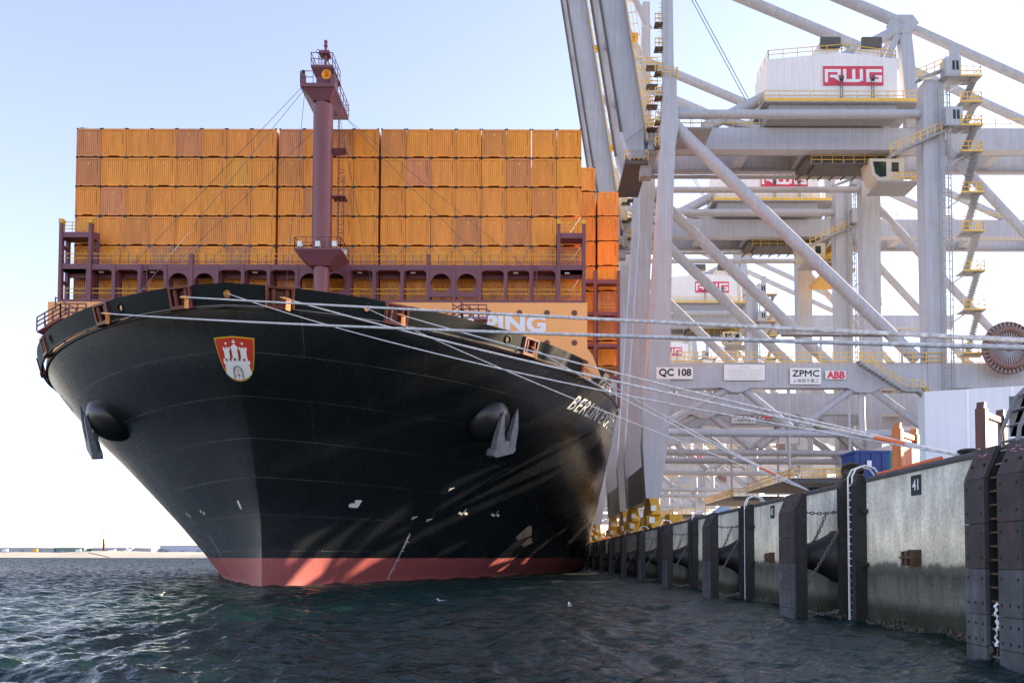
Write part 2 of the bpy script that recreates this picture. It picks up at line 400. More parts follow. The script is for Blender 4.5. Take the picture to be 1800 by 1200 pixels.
def shield(k):
    r = [(-1.36, 1.30), (0, 1.36), (1.36, 1.30)]
    side = [(1.27, .6), (1.14, -.1), (1.0, -.62), (.84, -.92), (.58, -1.18), (.28, -1.33), (0, -1.37)]
    pts = r + side + [(-x, y) for x, y in side[-2::-1]]
    return poly(*[(x * k, y * k) for x, y in pts])
M_CW = mat('crest_white', (.80, .80, .80), .5, .03, 1); M_CR = mat('crest_red', (.50, .035, .015), .5, .05, 1); M_CY = mat('crest_gold', (.68, .38, .02), .5, .05, 1)
cr = drape('crest', [shield(1.0)], M_CY, crest_fn, .02, 4)
drape('crest_field', [shield(.945)], M_CR, crest_fn, .035, 4, cr)
cas = [poly((-.80, -.30), (.80, -.30), (.86, -.86), (.60, -1.08), (.28, -1.235), (0, -1.275), (-.28, -1.235), (-.60, -1.08), (-.86, -.86)), rect(-.88, -.30, .88, -.10)]
cas += [rect(-.88 + i * .2933, -.10, -.88 + i * .2933 + .18, .02) for i in range(6)]
for cx_, hh in ((-.54, .62), (.54, .62)):
    cas += [poly((cx_ - .2, .02), (cx_ + .2, .02), (cx_ + .2, hh - .1), (cx_ - .2, hh - .1)), rect(cx_ - .25, hh - .1, cx_ + .25, hh)]
    cas += [rect(cx_ - .25 + i * .195, hh, cx_ - .25 + i * .195 + .11, hh + .09) for i in range(3)]
    cas += [poly(*[(cx_ + (.12 if k % 2 == 0 else .045) * math.sin(k * math.pi / 6), .93 + (.12 if k % 2 == 0 else .045) * math.cos(k * math.pi / 6)) for k in range(12)])]
cas += [rect(-.19, .02, .19, .60)] + [poly((-.24, .60), (.24, .60), (.20, .74), (.08, .84), (0, .88), (-.08, .84), (-.20, .74)), rect(-.035, .88, .035, 1.16), rect(-.13, .99, .13, 1.06)]
drape('crest_castle', cas, M_CW, crest_fn, .05, 2, cr)
blk = []
def line(x0, y0, x1, y1, w=.025):
    dx, dy = x1 - x0, y1 - y0; L = math.hypot(dx, dy); a, b_ = -dy / L * w / 2, dx / L * w / 2
    blk.append(poly((x0 + a, y0 + b_), (x1 + a, y1 + b_), (x1 - a, y1 - b_), (x0 - a, y0 - b_)))
arch = [(-.30, -1.22), (-.30, -.72), (-.24, -.56), (-.12, -.46), (0, -.43), (.12, -.46), (.24, -.56), (.30, -.72), (.30, -1.22)]
for a, b_ in zip(arch[:-1], arch[1:]): line(*a, *b_, .035)
ar2 = [(x * .78, -1.24 + (y + 1.24) * .92) for x, y in arch]
for a, b_ in zip(ar2[:-1], ar2[1:]): line(*a, *b_, .018)
line(0, -1.25, 0, -.50, .02)
for y in (-.70, -1.02): line(-.23, y, -.10, y, .03); line(.10, y, .23, y, .03)
line(-.84, -.31, .84, -.31, .025)
for i in range(5): x = -.88 + i * .2933 + .18; line(x, -.10, x, .02, .02); line(x + .113, -.10, x + .113, .02, .02); line(x, -.10, x + .113, -.10, .02)
for x in (-.34, -.2, .2, .34): line(x, .02, x, .55, .02)
drape('crest_lines', blk, M_BLACK, crest_fn, .065, 0, cr)

def name_fn(sg, sA, z0):
    def fn(x, y):
        z = z0 + y; s = sA + x; b = hull_b(s, z); p = hull_pt(sg * b, z); return p, hull_n(sg * b, z)
    return fn
M_LET = mat('letter_white', (.62, .62, .60), .55, .08, 1)
for word, x0, w in (('BERLIN', 0, 7.0), ('EXPRESS', 8.1, 8.6)):
    vs, fs = text_fit(word, w, 1.25, .012, 1.15)
    drape('ship_name', [([(x0 + x, y) for x, y in vs], fs)], M_LET, name_fn(1, 23.9, 16.45), .03, 1)
    drape('ship_name', [([(16.7 - x0 - x, y) for x, y in vs], fs)], M_LET, name_fn(-1, 23.9, 16.45), .03, 1)
# draught marks, thruster and bulb symbols
def hm(name, b0, z0, items, cuts=1): 
    return drape(name, items, M_LET, lambda x, y: ongrid(b0 + x, z0 + y), .02, cuts)
for sg in (-1, 1):
    it = []
    for k in range(30):
        z = .25 + k * .14; bb = 6.95 + z * .52
        it.append(rect(sg * bb - .05, z, sg * bb + (.09 if k % 6 else .2), z + .06))
    drape('draught_marks', it, M_LET, lambda x, y: ongrid(x, y), .02, 0)
hm('bulb_symbol', 5.4, 6.3, [poly((0, 0), (.55, 0), (.95, .62), (.5, .62), (.42, .36), (.2, .34), (0, .2))])
hm('bulb_symbol', -2.35, 5.9, [poly((0, .65), (.22, .7), (.45, .05), (.25, 0))])
for b0, z0 in ((13.4, 6.4), (16.3, 6.5)):
    hm('thruster_symbol', b0, z0, [poly(*[(.16 * math.sin(k * math.pi / 5) + dx, .13 * math.cos(k * math.pi / 5) + .1) for k in range(10)]) for dx in (0, .5)] + [poly((.1, -.12), (.6, .5), (.56, .52), (.06, -.1))])
for b0, z0 in ((-8.5, 6.2), (-8.0, 6.0), (-12.2, 6.25), (-11.7, 6.05)):
    hm('thruster_symbol', b0, z0, [poly(*[(.17 * math.sin(k * math.pi / 5), .14 * math.cos(k * math.pi / 5)) for k in range(10)])])
for b0, z0 in ((9.5, 5.6), (10.6, 5.5), (12.7, 8.3)): hm('thruster_symbol', b0, z0, [poly((0, 0), (.5, .3), (.48, .36), (0, .08)), rect(.1, .2, .35, .26)])

# ---------------- anchors and their bolsters
for sg in (-1, 1):
    b, z = 16.6, 14.1; p = hull_pt(sg * b, z); n = hull_n(sg * b, z); t = Vector((-n.y, n.x, 0)).normalized(); up = n.cross(t) * -1
    if up.z < 0: up = -up
    mb = MB(); vs = []; fs = []; nu, nv = 24, 14
    for i in range(nv + 1):
        th = i / nv * math.pi * .56
        for k in range(nu):
            ph = 2 * math.pi * k / nu; rr = math.sin(th)
            vs.append(p - n * .25 + t * (2.05 * rr * math.cos(ph)) + up * (2.15 * rr * math.sin(ph) - .1) + n * (1.75 * math.cos(th)))
    for i in range(nv):
        for k in range(nu): fs.append((i * nu + k, (i + 1) * nu + k, (i + 1) * nu + (k + 1) % nu, i * nu + (k + 1) % nu))
    mb.add(vs, fs, True); spart(mb, 'anchor_bolster', M_BOLS)
    # anchor: crown beam below, two pointed flukes standing up, stub of the shank going into the pipe
    base = p + n * 2.35 - up * .9 + t * (sg * .55) - Vector((0, 0, .35))
    a = thing('ship_anchor', 'grey bare-steel anchor stowed on the bow flare nearest the quay' if sg > 0 else 'dark anchor stowed on the bow flare away from the quay', 'anchor', base, 'anchors on the bow')
    u2 = (Vector((0, 0, 1)) + n * .08 + up * .12).normalized(); tl = Vector((-n.y, n.x, 0)).normalized(); tl = (tl + u2 * (.26 * 1)).normalized() if sg > 0 else (tl + u2 * (-.5)).normalized(); nn = tl.cross(u2).normalized()
    if nn.dot(n) < 0: nn = -nn
    def A(x, d, y): return tl * x + nn * d + u2 * y
    cw = MB(); prof = [(-1.55, -.1), (-1.45, .42), (-.9, .5), (-.55, .9), (.55, .9), (.9, .5), (1.45, .42), (1.55, -.1), (1.2, -.32), (-1.2, -.32)]
    cw.add([A(x, -.42, y) for x, y in prof] + [A(x * .97, .42, y) for x, y in prof], [tuple(range(10)), tuple(range(19, 9, -1))] + [((i + 1) % 10, i, 10 + i, 10 + (i + 1) % 10) for i in range(10)]); cw.build('crown', M_ANCH, a)
    for x0 in (-.95, .95):
        fl = MB(); w = .46; pr = [(-w, .35, .28), (w, .35, .28), (w * .95, 1.6, .25), (w * .55, 2.7, .18), (0.04, 3.65, .05), (-w * .55, 2.7, .18), (-w * .95, 1.6, .25)]
        m_ = len(pr); ds = lambda y: .12 + y * .10
        fl.add([A(x0 + x, ds(y) + e, y) for x, y, e in pr] + [A(x0 + x, ds(y) - e, y) for x, y, e in pr], [tuple(range(m_)), tuple(range(2 * m_ - 1, m_ - 1, -1))] + [((i + 1) % m_, i, m_ + i, m_ + (i + 1) % m_) for i in range(m_)]); fl.build('fluke', M_ANCH, a)
    sh = MB(); sh.bar(A(0, .1, .3), A(0, -.6, 2.3), .55, .5, up=nn); sh.build('shank', M_ANCH, a)
    for o in a.children: o.data.update()
# ------------------------------------------------------------------ breakwater with its lettering
BW0, BW1, BWY, BWZ = -45.0, 5.1, 75.0, 25.85
mb = MB(); mb.prism([(BW0, ZD - .2), (BW1 + 1.3, ZD - .2), (BW1 + .45, 21.0), (BW1, 21.6), (BW1, BWZ), (BW0, BWZ)], 'y', BWY, BWY + .3); bw = spart(mb, 'breakwater', M_BREAK)
vs, fs = text_fit('SHIPPING', 10.9, 1.66, .045, 1.02); t = MB(); t.add([(-9.65 + x, BWY - .02, 23.05 + y) for x, y in vs], [f[::-1] if False else f for f in fs]); spart(t, 'breakwater_lettering', M_WHITE)
vs, fs = text_fit('SAFETY FIRST', 1, 1) if False else ([], [])
M_HOLE = mat('hole_dark_brown', (.16, .05, .02), .6, .1, 1)
for x, z in [(-41, 24.9), (-4.1, 24.9), (-1.2, 24.9), (1.35, 24.9), (3.9, 24.9), (1.35, 22.1), (3.9, 22.1)]:
    h = MB(); h.disc((x, BWY - .03, z), .27, 'y', .04, 20); spart(h, 'drain_hole', M_HOLE)
# deck access stairs with red-brown rails either side of the foredeck
for x0, sg in ((-42.6, 1), (-8.2, 1)):
    mb = MB()
    zz = 21.6 if x0 < -20 else 21.9; yy = 69.5 if x0 < -20 else 70.5
    mb.rail([(x0, yy, zz), (x0 + 2.0, yy, zz + 1.2), (x0 + 4.2, yy, zz + 1.2)], 1.15, .8, .045, 3); mb.rail([(x0, yy + 1.2, zz), (x0 + 2.0, yy + 1.2, zz + 1.2), (x0 + 4.2, yy + 1.2, zz + 1.2)], 1.15, .8, .045, 3)
    mb.rail([(x0 + 1.2, yy + .6, zz + 2.0), (x0 + 3.0, yy + .6, zz + 1.0)], 1.1, .9, .045, 2)
    mb.box(x0 + 2, x0 + 4.2, yy, yy + 1.2, zz + 1.05, zz + 1.15); mb.bar((x0, yy + .6, zz - .1), (x0 + 2, yy + .6, zz + 1.1), 1.2, .1)
    for xx in (x0 + 2.1, x0 + 4.1): mb.tube((xx, yy + .6, ZD - .2), (xx, yy + .6, zz + 1.1), .09)
    spart(mb, 'deck_stair', M_MAST)
for x, y, z in ((-6.5, 70.3, 22.4), (-5.4, 70.3, 22.3)):
    mb = MB(); mb.tube((x, y, ZD - .2), (x, y, z), .1); mb.tube((x, y, z), (x, y, z + .55), .32, 12); mb.tube((x, y, z + .55), (x, y, z + .7), .32, 12, .1); spart(mb, 'vent_head', M_WHITE)

# ------------------------------------------------------------------ foremast
MX, MY = -20.0, 75.5 - 3.0
def P0(x, z): return x
MY = 73.2; k = MY / 75.5; MX = -19.75 * k
mast = MB()
def mz(z): return 2.3 + (z - 2.3) * k
zT = 43.4; zL = mz(30.4)
mast.tube((MX, MY, ZD - .3), (MX, MY, zL), .66, 24, .72); mast.tube((MX, MY, zL), (MX, MY, zL + 2), .82, 24, .90); mast.tube((MX, MY, zL + 2), (MX, MY, zT), .90, 24, .88)
mo = spart(mast, 'foremast', M_MAST)
def mp(mb, name, m): return spart(mb, name, m, mo) if False else _mp(mb, name, m)
def _mp(mb, name, m):
    o = mb.build(name, m); o.parent = mo; return o
# lower light platform: flat deck on sloped brackets
pl = MB(); w0, w1 = 2.1, .85
pl.box(MX - w0, MX + w0, MY - 1.5, MY + 1.9, zL + .02, zL + .16)
pl.add([(MX - w0, MY - 1.5, zL + .02), (MX + w0, MY - 1.5, zL + .02), (MX + w0, MY + 1.9, zL + .02), (MX - w0, MY + 1.9, zL + .02), (MX - w1, MY - .8, zL - 1.15), (MX + w1, MY - .8, zL - 1.15), (MX + w1, MY + .9, zL - 1.15), (MX - w1, MY + .9, zL - 1.15)], [(0, 4, 5, 1), (1, 5, 6, 2), (2, 6, 7, 3), (3, 7, 4, 0), (4, 7, 6, 5)])
_mp(pl, 'mast_platform', M_MASTD)
for x in (-1.6, 0, 1.5, 1.9):
    l = MB(); y = MY - 1.3 if x < 1.7 else MY + .6; l.box(MX + x - .2, MX + x + .2, y - .22, y + .15, zL + .3, zL + .78); l.bar((MX + x, y, zL + .1), (MX + x, y, zL + .35), .12); _mp(l, 'floodlight', M_LAMP)
rl = MB(); rl.rail([(MX - 2.05, MY + 1.85, zL + .16), (MX - 2.05, MY - 1.45, zL + .16), (MX + 2.05, MY - 1.45, zL + .16), (MX + 2.05, MY + 1.85, zL + .16)], 1.0, 1.0, .025, 2); _mp(rl, 'platform_rail', M_MASTD)
# upper platform: broad wedge deck overhanging aft
pu = MB(); a0, a1 = -1.75, 1.35; y0, y1 = MY - 1.4, MY + 4.2
pu.box(MX + a0, MX + a1, y0, y1, zT + 1.0, zT + 1.35)
pu.add([(MX + a0 + .05, y0 + .1, zT + 1.0), (MX + a1 - .05, y0 + .1, zT + 1.0), (MX + a1 - .05, y1 - .1, zT + 1.0), (MX + a0 + .05, y1 - .1, zT + 1.0), (MX - .75, MY - .8, zT + .05), (MX + .75, MY - .8, zT + .05), (MX + .75, MY + 1.0, zT + .05), (MX - .75, MY + 1.0, zT + .05)], [(0, 4, 5, 1), (1, 5, 6, 2), (2, 6, 7, 3), (3, 7, 4, 0)])
_mp(pu, 'mast_platform', M_MASTD)
hs = MB(); hs.box(MX - .55, MX + 1.0, MY - .5, MY + 1.2, zT + 1.35, zT + 3.1); hs.box(MX - .95, MX + 1.05, MY - .9, MY + 2.2, zT + 3.1, zT + 3.32); hs.add([(MX - .95, MY - .9, zT + 3.1), (MX + 1.05, MY - .9, zT + 3.1), (MX + .7, MY - .4, zT + 2.3), (MX - .5, MY - .4, zT + 2.3)], [(0, 3, 2, 1)])
hs.box(MX - 1.72, MX - 1.35, MY - 1.35, MY - .95, zT + 1.35, zT + 2.2); hs.box(MX + .95, MX + 1.3, MY - 1.35, MY - .95, zT + 1.35, zT + 2.2)
_mp(hs, 'light_house', M_MASTD)
for x in (-1.53, 1.12):
    l = MB(); l.tube((MX + x, MY - 1.15, zT + 2.2), (MX + x, MY - 1.15, zT + 2.6), .15, 10); _mp(l, 'navigation_light', M_BLACK)
rl = MB(); rl.rail([(MX + a0, MY - 1.35, zT + 1.35), (MX - .6, MY - 1.35, zT + 1.35)], 1.1, 1, .025, 2); rl.rail([(MX + a1, MY - 1.35, zT + 1.35), (MX + a1, y1, zT + 1.35), (MX + a0, y1, zT + 1.35), (MX + a0, MY - 1.35, zT + 1.35)], 1.1, 1.1, .025, 2)
rl.rail([(MX - .95, MY + 2.1, zT + 3.32), (MX - .95, MY - .85, zT + 3.32), (MX + 1.0, MY - .85, zT + 3.32), (MX + 1.0, MY + 2.1, zT + 3.32)], 1.15, 1.0, .025, 2); _mp(rl, 'platform_rail', M_MASTD)
hn = MB(); vs = []; prof = [(0, .04), (.25, .07), (.5, .14), (.68, .26), (.8, .42), (.82, .44), (.80, .40), (.66, .22), (.4, .1)]
n = 20
for dd, r in prof: vs += [(MX + .58 + r * math.cos(2 * math.pi * i / n), MY - .55 - dd, zT + 2.15 + r * math.sin(2 * math.pi * i / n)) for i in range(n)]
hn.add(vs, [(j * n + i, j * n + (i + 1) % n, (j + 1) * n + (i + 1) % n, (j + 1) * n + i) for j in range(len(prof) - 1) for i in range(n)], True); hn.add(vs[-n:], [tuple(range(n))]); _mp(hn, 'fog_horn', mat('horn_orange', (.85, .33, .02), .4, .05, 2))
tp = MB(); tp.tube((MX + .15, MY, zT + 3.3), (MX + .15, MY, zT + 5.0), .13, 10, .12); tp.tube((MX + .15, MY, zT + 5.0), (MX + .15, MY, zT + 5.9), .13, 10, .10); tp.box(MX - .4, MX + .55, MY - .3, MY + .5, zT + 4.75, zT + 5.05); tp.bar((MX + .2, MY + .3, zT + 4.5), (MX + .75, MY + .3, zT + 3.4), .10); tp.bar((MX + .15, MY + .3, zT + 4.5), (MX + .4, MY + .3, zT + 4.5), .10)
for z in np.arange(3.4, 4.8, .28): tp.bar((MX - .45, MY - .1, zT + z), (MX + .05, MY - .1, zT + z), .04)
tp.bar((MX - .45, MY - .1, zT + 3.3), (MX - .45, MY - .1, zT + 4.8), .05); tp.path([(MX - .55 + .18 * math.cos(t), MY, zT + 5.1 + .18 * math.sin(t)) for t in np.linspace(0, 2 * math.pi, 14)[:-1]], .025, 5, True); tp.tube((MX + .15, MY, zT + 5.9), (MX + .15, MY, zT + 6.1), .16, 10); tp.tube((MX + .15, MY, zT + 5.55), (MX + .15, MY, zT + 5.7), .18, 10)
_mp(tp, 'topmast', M_MASTD)
# caged ladder on the quay side of the mast
ld = MB(); lx = MX + 1.35
for y in (MY + .1, MY + .6): ld.bar((lx, y, zL + 1.2), (lx, y, zT + 1.0), .05)
for z in np.arange(zL + 1.3, zT + 1, .35): ld.bar((lx, MY + .1, z), (lx, MY + .6, z), .035)
for z0, z1 in ((zL + 1.6, zL + 8.2), (zT - 3.9, zT - 2.2)):
    for z in np.arange(z0, z1, .8): ld.path([(lx + .55 * math.sin(t), MY + .35 - .42 * math.cos(t), z) for t in np.linspace(0, math.pi, 9)], .025, 4)
    for t in (.8, 1.57, 2.3): ld.bar((lx + .55 * math.sin(t), MY + .35 - .42 * math.cos(t), z0), (lx + .55 * math.sin(t), MY + .35 - .42 * math.cos(t), z1 - .6), .04)
ld.box(lx - .45, lx + .75, MY - .2, MY + 1.0, zL + 5.4, zL + 5.5); ld.add([(lx - .45, MY - .2, zT - 4.0), (lx + .75, MY - .2, zT - 4.0), (lx + .75, MY + 1, zT - 4.0), (lx - .45, MY + 1, zT - 4.0), (lx - .45, MY + .2, zT - 4.6)], [(0, 1, 2, 3), (0, 4, 1), (1, 4, 2), (2, 4, 3)])
_mp(ld, 'caged_ladder', M_MASTD)
# stays
M_WIRE = mat('stay_wire', (.10, .10, .11), .5, .1, 2)
for a, b_ in (((MX - 1.7, MY - 1.2, zT + 1.0), (-38, 77, 30.2)), ((MX - 1.0, y1, zT + .9), (-34, 77, 30.2)), ((MX + 1.3, y1, zT + .9), (-4.5, 77, 30.2)), ((MX + 1.3, y1, zT + 1.0), (-1, 77, 30.2)), ((MX + 1.2, MY - .5, zT + .9), (-14.5, 74, 25.9)), ((MX - 1.6, MY - .5, zT + .9), (-22.7, 74, 25.9)), ((MX - 1.4, MY - 1.2, zT + .9), (-28.3, 57.3, 20.4))):
    w = MB(); w.tube(a, b_, .022, 5); _mp(w, 'stay', M_WIRE)
for o in mo.children: o.matrix_parent_inverse = Matrix.Identity(4)

# ------------------------------------------------------------------ containers
def cont_mesh(kind):
    """12.19 x 2.438 x 2.896 box; corrugated front end wall in a frame; origin at front bottom centre"""
    W, H, L = 2.405, 2.885, 12.19; f = MB(); h = W / 2
    pw = .10
    f.box(-h, -h + pw, 0, .16, .12, H - .02); f.box(h - pw, h, 0, .16, .12, H - .02)
    f.box(-h + pw, h - pw, .012, .14, H - .20, H - .03)
    # bottom sill with the tunnel or fork recess left open
    if kind == 0:
        for a, b in ((-h + pw, -.52), (.52, h - pw)): f.box(a, b, .012, .14, .085, .26)
        f.box(-.52, .52, .012, .14, .17, .26)
    else:
        for a, b in ((-h + pw, -.80), (-.52, .52), (.80, h - pw)): f.box(a, b, .012, .14, .085, .26)
        f.box(-.80, -.52, .012, .14, .15, .26); f.box(.52, .80, .012, .14, .15, .26)
    # corrugated panel
    n = 11; x0, x1 = -h + pw, h - pw; p = (x1 - x0) / n; vs = []; fs = []
    xs = []
    for i in range(n):
        a = x0 + i * p; xs += [(a, .085), (a + p * .10, .045), (a + p * .66, .045), (a + p * .76, .085)]
    xs.append((x1, .085))
    for x, y in xs: vs += [(x, y, .26), (x, y, H - .20)]
    for i in range(len(xs) - 1): fs.append((2 * i, 2 * i + 2, 2 * i + 3, 2 * i + 1))
    f.add(vs, fs)
    # sides, roof, floor, back
    f.add([(-h + .02, .16, .1), (h - .02, .16, .1), (h - .02, L, .1), (-h + .02, L, .1), (-h + .02, .16, H - .03), (h - .02, .16, H - .03), (h - .02, L, H - .03), (-h + .02, L, H - .03)], [(0, 3, 2, 1), (4, 5, 6, 7), (1, 2, 6, 5), (2, 3, 7, 6), (3, 0, 4, 7)])
    return f
M_CO = bpy.data.materials.new('container_orange'); M_CO.use_nodes = True
def setup_co():
    n = M_CO.node_tree.nodes; l = M_CO.node_tree.links; b = n['Principled BSDF']; b.inputs['Roughness'].default_value = .5
    oi = n.new('ShaderNodeObjectInfo'); cr = n.new('ShaderNodeValToRGB'); l.new(oi.outputs['Random'], cr.inputs[0])
    e = cr.color_ramp.elements; cr.color_ramp.interpolation = 'CONSTANT'
    cols = [(0, (.86, .32, .045)), (.16, (.88, .32, .032)), (.34, (.82, .30, .036)), (.48, (.90, .35, .034)), (.62, (.72, .27, .05)), (.70, (.86, .33, .032)), (.82, (.66, .25, .075)), (.88, (.74, .28, .10)), (.94, (.60, .24, .075)), (.98, (.82, .36, .035))]
    e[0].position = 0; e[0].color = (*cols[0][1], 1); e[1].position = cols[1][0]; e[1].color = (*cols[1][1], 1)
    for p, c in cols[2:]: x = e.new(p); x.color = (*c, 1)
    tc = n.new('ShaderNodeTexCoord'); ad = n.new('ShaderNodeVectorMath'); ad.operation = 'ADD'; cm = n.new('ShaderNodeCombineXYZ'); ml = n.new('ShaderNodeMath'); ml.operation = 'MULTIPLY'; ml.inputs[1].default_value = 97
    l.new(oi.outputs['Random'], ml.inputs[0]); l.new(ml.outputs[0], cm.inputs[0]); l.new(ml.outputs[0], cm.inputs[1]); l.new(tc.outputs['Object'], ad.inputs[0]); l.new(cm.outputs[0], ad.inputs[1])
    mp = n.new('ShaderNodeMapping'); mp.inputs['Scale'].default_value = (2.2, 2.2, .35); l.new(ad.outputs[0], mp.inputs[0])
    nz = n.new('ShaderNodeTexNoise'); nz.inputs['Scale'].default_value = 1; nz.inputs['Detail'].default_value = 6; l.new(mp.outputs[0], nz.inputs['Vector'])
    mr = n.new('ShaderNodeMapRange'); mr.inputs[1].default_value = .3; mr.inputs[2].default_value = .75; mr.inputs[3].default_value = 1.08; mr.inputs[4].default_value = .80; l.new(nz.outputs[0], mr.inputs[0])
    vm = n.new('ShaderNodeVectorMath'); vm.operation = 'SCALE'; l.new(cr.outputs[0], vm.inputs[0]); l.new(mr.outputs[0], vm.inputs['Scale'])
    n2 = n.new('ShaderNodeTexNoise'); n2.inputs['Scale'].default_value = 3.1; n2.inputs['Detail'].default_value = 8; n2.inputs['Roughness'].default_value = .75; l.new(ad.outputs[0], n2.inputs['Vector'])
    m2 = n.new('ShaderNodeMapRange'); m2.inputs[1].default_value = .63; m2.inputs[2].default_value = .72; m2.inputs[4].default_value = .7; l.new(n2.outputs[0], m2.inputs[0])
    mx = n.new('ShaderNodeMix'); mx.data_type = 'RGBA'; mx.inputs[7].default_value = (.16, .07, .03, 1); l.new(m2.outputs[0], mx.inputs[0]); l.new(vm.outputs[0], mx.inputs[6])
    l.new(mx.outputs[2], b.inputs['Base Color'])
setup_co()
M_CAST = mat('casting_dark', (.02, .018, .016), .6, .2, 4)
M_ID = mat('marking_dark', (.10, .04, .015), .6, .1, 4)
CMESH = []
for kd in (0, 1):
    o = cont_mesh(kd).build('shipping_container', M_CO); CMESH.append(o.data); bpy.data.objects.remove(o)
f = MB()
for x in (-1.219, 1.219):
    for z in (0, 2.896):
        s = 1 if x < 0 else -1; z0, z1 = (z - .02, z + .12) if z < 1 else (z - .12, z + .02)
        f.box(min(x, x + s * .17), max(x, x + s * .17), -.006, .17, z0, z1)
        f.box(min(x, x + s * .17), max(x, x + s * .17), 12.03, 12.196, z0, z1)
o = f.build('corner_castings', M_CAST); CASTM = o.data; bpy.data.objects.remove(o)
f = MB(); f.add([(-.08, .008, 2.30), (.10, .008, 2.30), (.01, .008, 2.50)], [(0, 1, 2)]); f.add([(-.07, .008, 2.24), (.09, .008, 2.24), (.09, .008, 2.29), (-.07, .008, 2.29)], [(0, 1, 2, 3)]); o = f.build('warning_sticker', mat('sticker_yellow', (.85, .55, .05), .5, .05, 3)); STK = o.data; bpy.data.objects.remove(o)
f = MB(); z = 2.55
for k in range(11):
    hh = .07 if k % 4 else .05; f.add([(.80, .03, z - hh), (.86, .03, z - hh), (.86, .03, z), (.80, .03, z)], [(0, 1, 2, 3)]); z -= .12
o = f.build('number_strip', M_ID); IDS = o.data; bpy.data.objects.remove(o)
NC = 0
ORD = ['leftmost', 'second', 'third', 'fourth', 'fifth', 'sixth', 'seventh', 'eighth', 'ninth', 'tenth', 'eleventh', 'twelfth', 'thirteenth', 'fourteenth', 'fifteenth', 'sixteenth', 'seventeenth', 'eighteenth', 'nineteenth', 'twentieth']
TIER = ['top', 'second', 'third', 'fourth', 'fifth', 'sixth', 'lowest visible']
def container(x, y, z, label, group, full=True):
    o = bpy.data.objects.new('shipping_container', CMESH[random.random() < .45]); COL.objects.link(o); o.location = (x, y, z); tag(o, label, 'container', group)
    for nm, me in (('corner_castings', CASTM),) + ((('warning_sticker', STK), ('number_strip', IDS)) if full else ()):
        c = bpy.data.objects.new(nm, me); COL.objects.link(c); c.parent = o
        if nm == 'warning_sticker': c.location = (random.uniform(-.03, .03), 0, random.uniform(-.06, .03))
    return o
SY, STOP, TH_ = 78.5, 44.15, 2.915
colx = []; x = -19.95 - 24.75 + 1.22
for c in range(20):
    colx.append(x); x += 2.452 + (.21 if c in (7, 11) else 0)
sh_ = (-19.95) - (colx[0] + colx[-1]) / 2; colx = [c + sh_ for c in colx]
for c in range(20):
    jit = random.uniform(-.012, .012)
    for t in range(7):
        side = 'left edge' if c < 10 else 'right edge'
        if t == 6: ds = 'deep in shade behind the breakwater rails'
        lab = 'orange container, %s tier of the front stack, %s column from the left' % (TIER[t], ORD[c] if c else 'first')
        container(colx[c] + jit + random.uniform(-.012, .012), SY + random.uniform(-.015, .015), STOP - TH_ * (t + 1), lab, 'orange containers in the front stack')
# the next bay aft, wider than the front one: only its quay-side columns show
SY2 = 93.0
for c, xx, tops in ((0, 6.05, 47.55 + .0), (1, 8.72, 44.7)):
    tops = STOP + .35 + 2.9 if c == 0 else STOP + .4
    for t in range(8 if c == 0 else 7):
        container(xx, SY2, tops - TH_ * (t + 1), 'orange container, %s from the top, %s column of the bay behind' % (['first', 'second', 'third', 'fourth', 'fifth', 'sixth', 'seventh', 'eighth'][t], 'inner quay-side' if c == 0 else 'outermost quay-side'), 'orange containers in the rear bay', True)

for c, xx in enumerate((2.4, -.05, -2.5, -4.95, -7.4)):
    for t in range(7):
        container(xx, SY2, STOP + 3.25 - TH_ * (t + 1), 'orange container glimpsed through gaps of the front stack, in the bay behind', 'orange containers hidden in the rear bay', False)

# ------------------------------------------------------------------ lashing bridges
def arch_panel(mb, x0, x1, z0, z1, y, th, kind, r=.45):
    """closed plate between posts with an opening: 'rect' = rounded top corners, 'ring' = round hole"""
    if kind == 'ring':
        cx, cz = (x0 + x1) / 2, (z0 + z1) / 2
        plate_hole(mb, lambda u, v, d: Vector((cx + u, y + d, cz + v)), x1 - x0, z1 - z0, min(x1 - x0, z1 - z0) / 2 - .13, th)
    else:
        for s, xe in ((1, x0), (-1, x1)):
            pass
        pts = [(x0, z1 + .05), (x0, z1 - r)] + [(x0 + r - r * math.cos(t), z1 - r + (r - .06) * math.sin(t)) for t in np.linspace(0, math.pi / 2, 6)][1:] + [(x1 - r + r * math.sin(t), z1 - r + (r - .06) * math.cos(t)) for t in np.linspace(0, math.pi / 2, 6)] + [(x1, z1 + .05)]
        mb.prism(pts, 'y', y, y + th)
LY = 76.6; LX0, LX1 = -45.0, 5.05; LZ = 29.95
mb = MB(); mb.box(LX0, LX1, LY, LY + 1.3, LZ - .45, LZ); mb.box(LX0, LX1, LY, LY + 1.3, 26.35, 26.6)
mb.box(LX0, LX1, LY + 1.2, LY + 1.3, LZ - .9, LZ - .45)
lb = spart(mb, 'lashing_bridge', M_MASTD)
def lp(mb, name, m): o = mb.build(name, m); o.parent = lb; return o
posts = [colx[i] + 1.231 for i in range(0, 19)]
ring = {3, 4, 8, 9, 13, 14}
for i, x in enumerate(posts):
    p = MB(); hi = LZ + 1.05 if i in (4, 13 + 0) else LZ + .03; p.box(x - .15, x + .15, LY - .06, LY + .4, 25.0, hi); p.box(x - .1, x + .25, LY + .4, LY + 1.15, 25.0, LZ - .4); lp(p, 'bridge_post', M_MASTD)
for i in range(18):
    p = MB(); arch_panel(p, posts[i] + .15, posts[i + 1] - .15, 26.9 if i in ring else 26.6, LZ - .45, LY + .02, .14, 'ring' if i in ring else 'rect'); lp(p, 'bridge_web', M_MASTD)
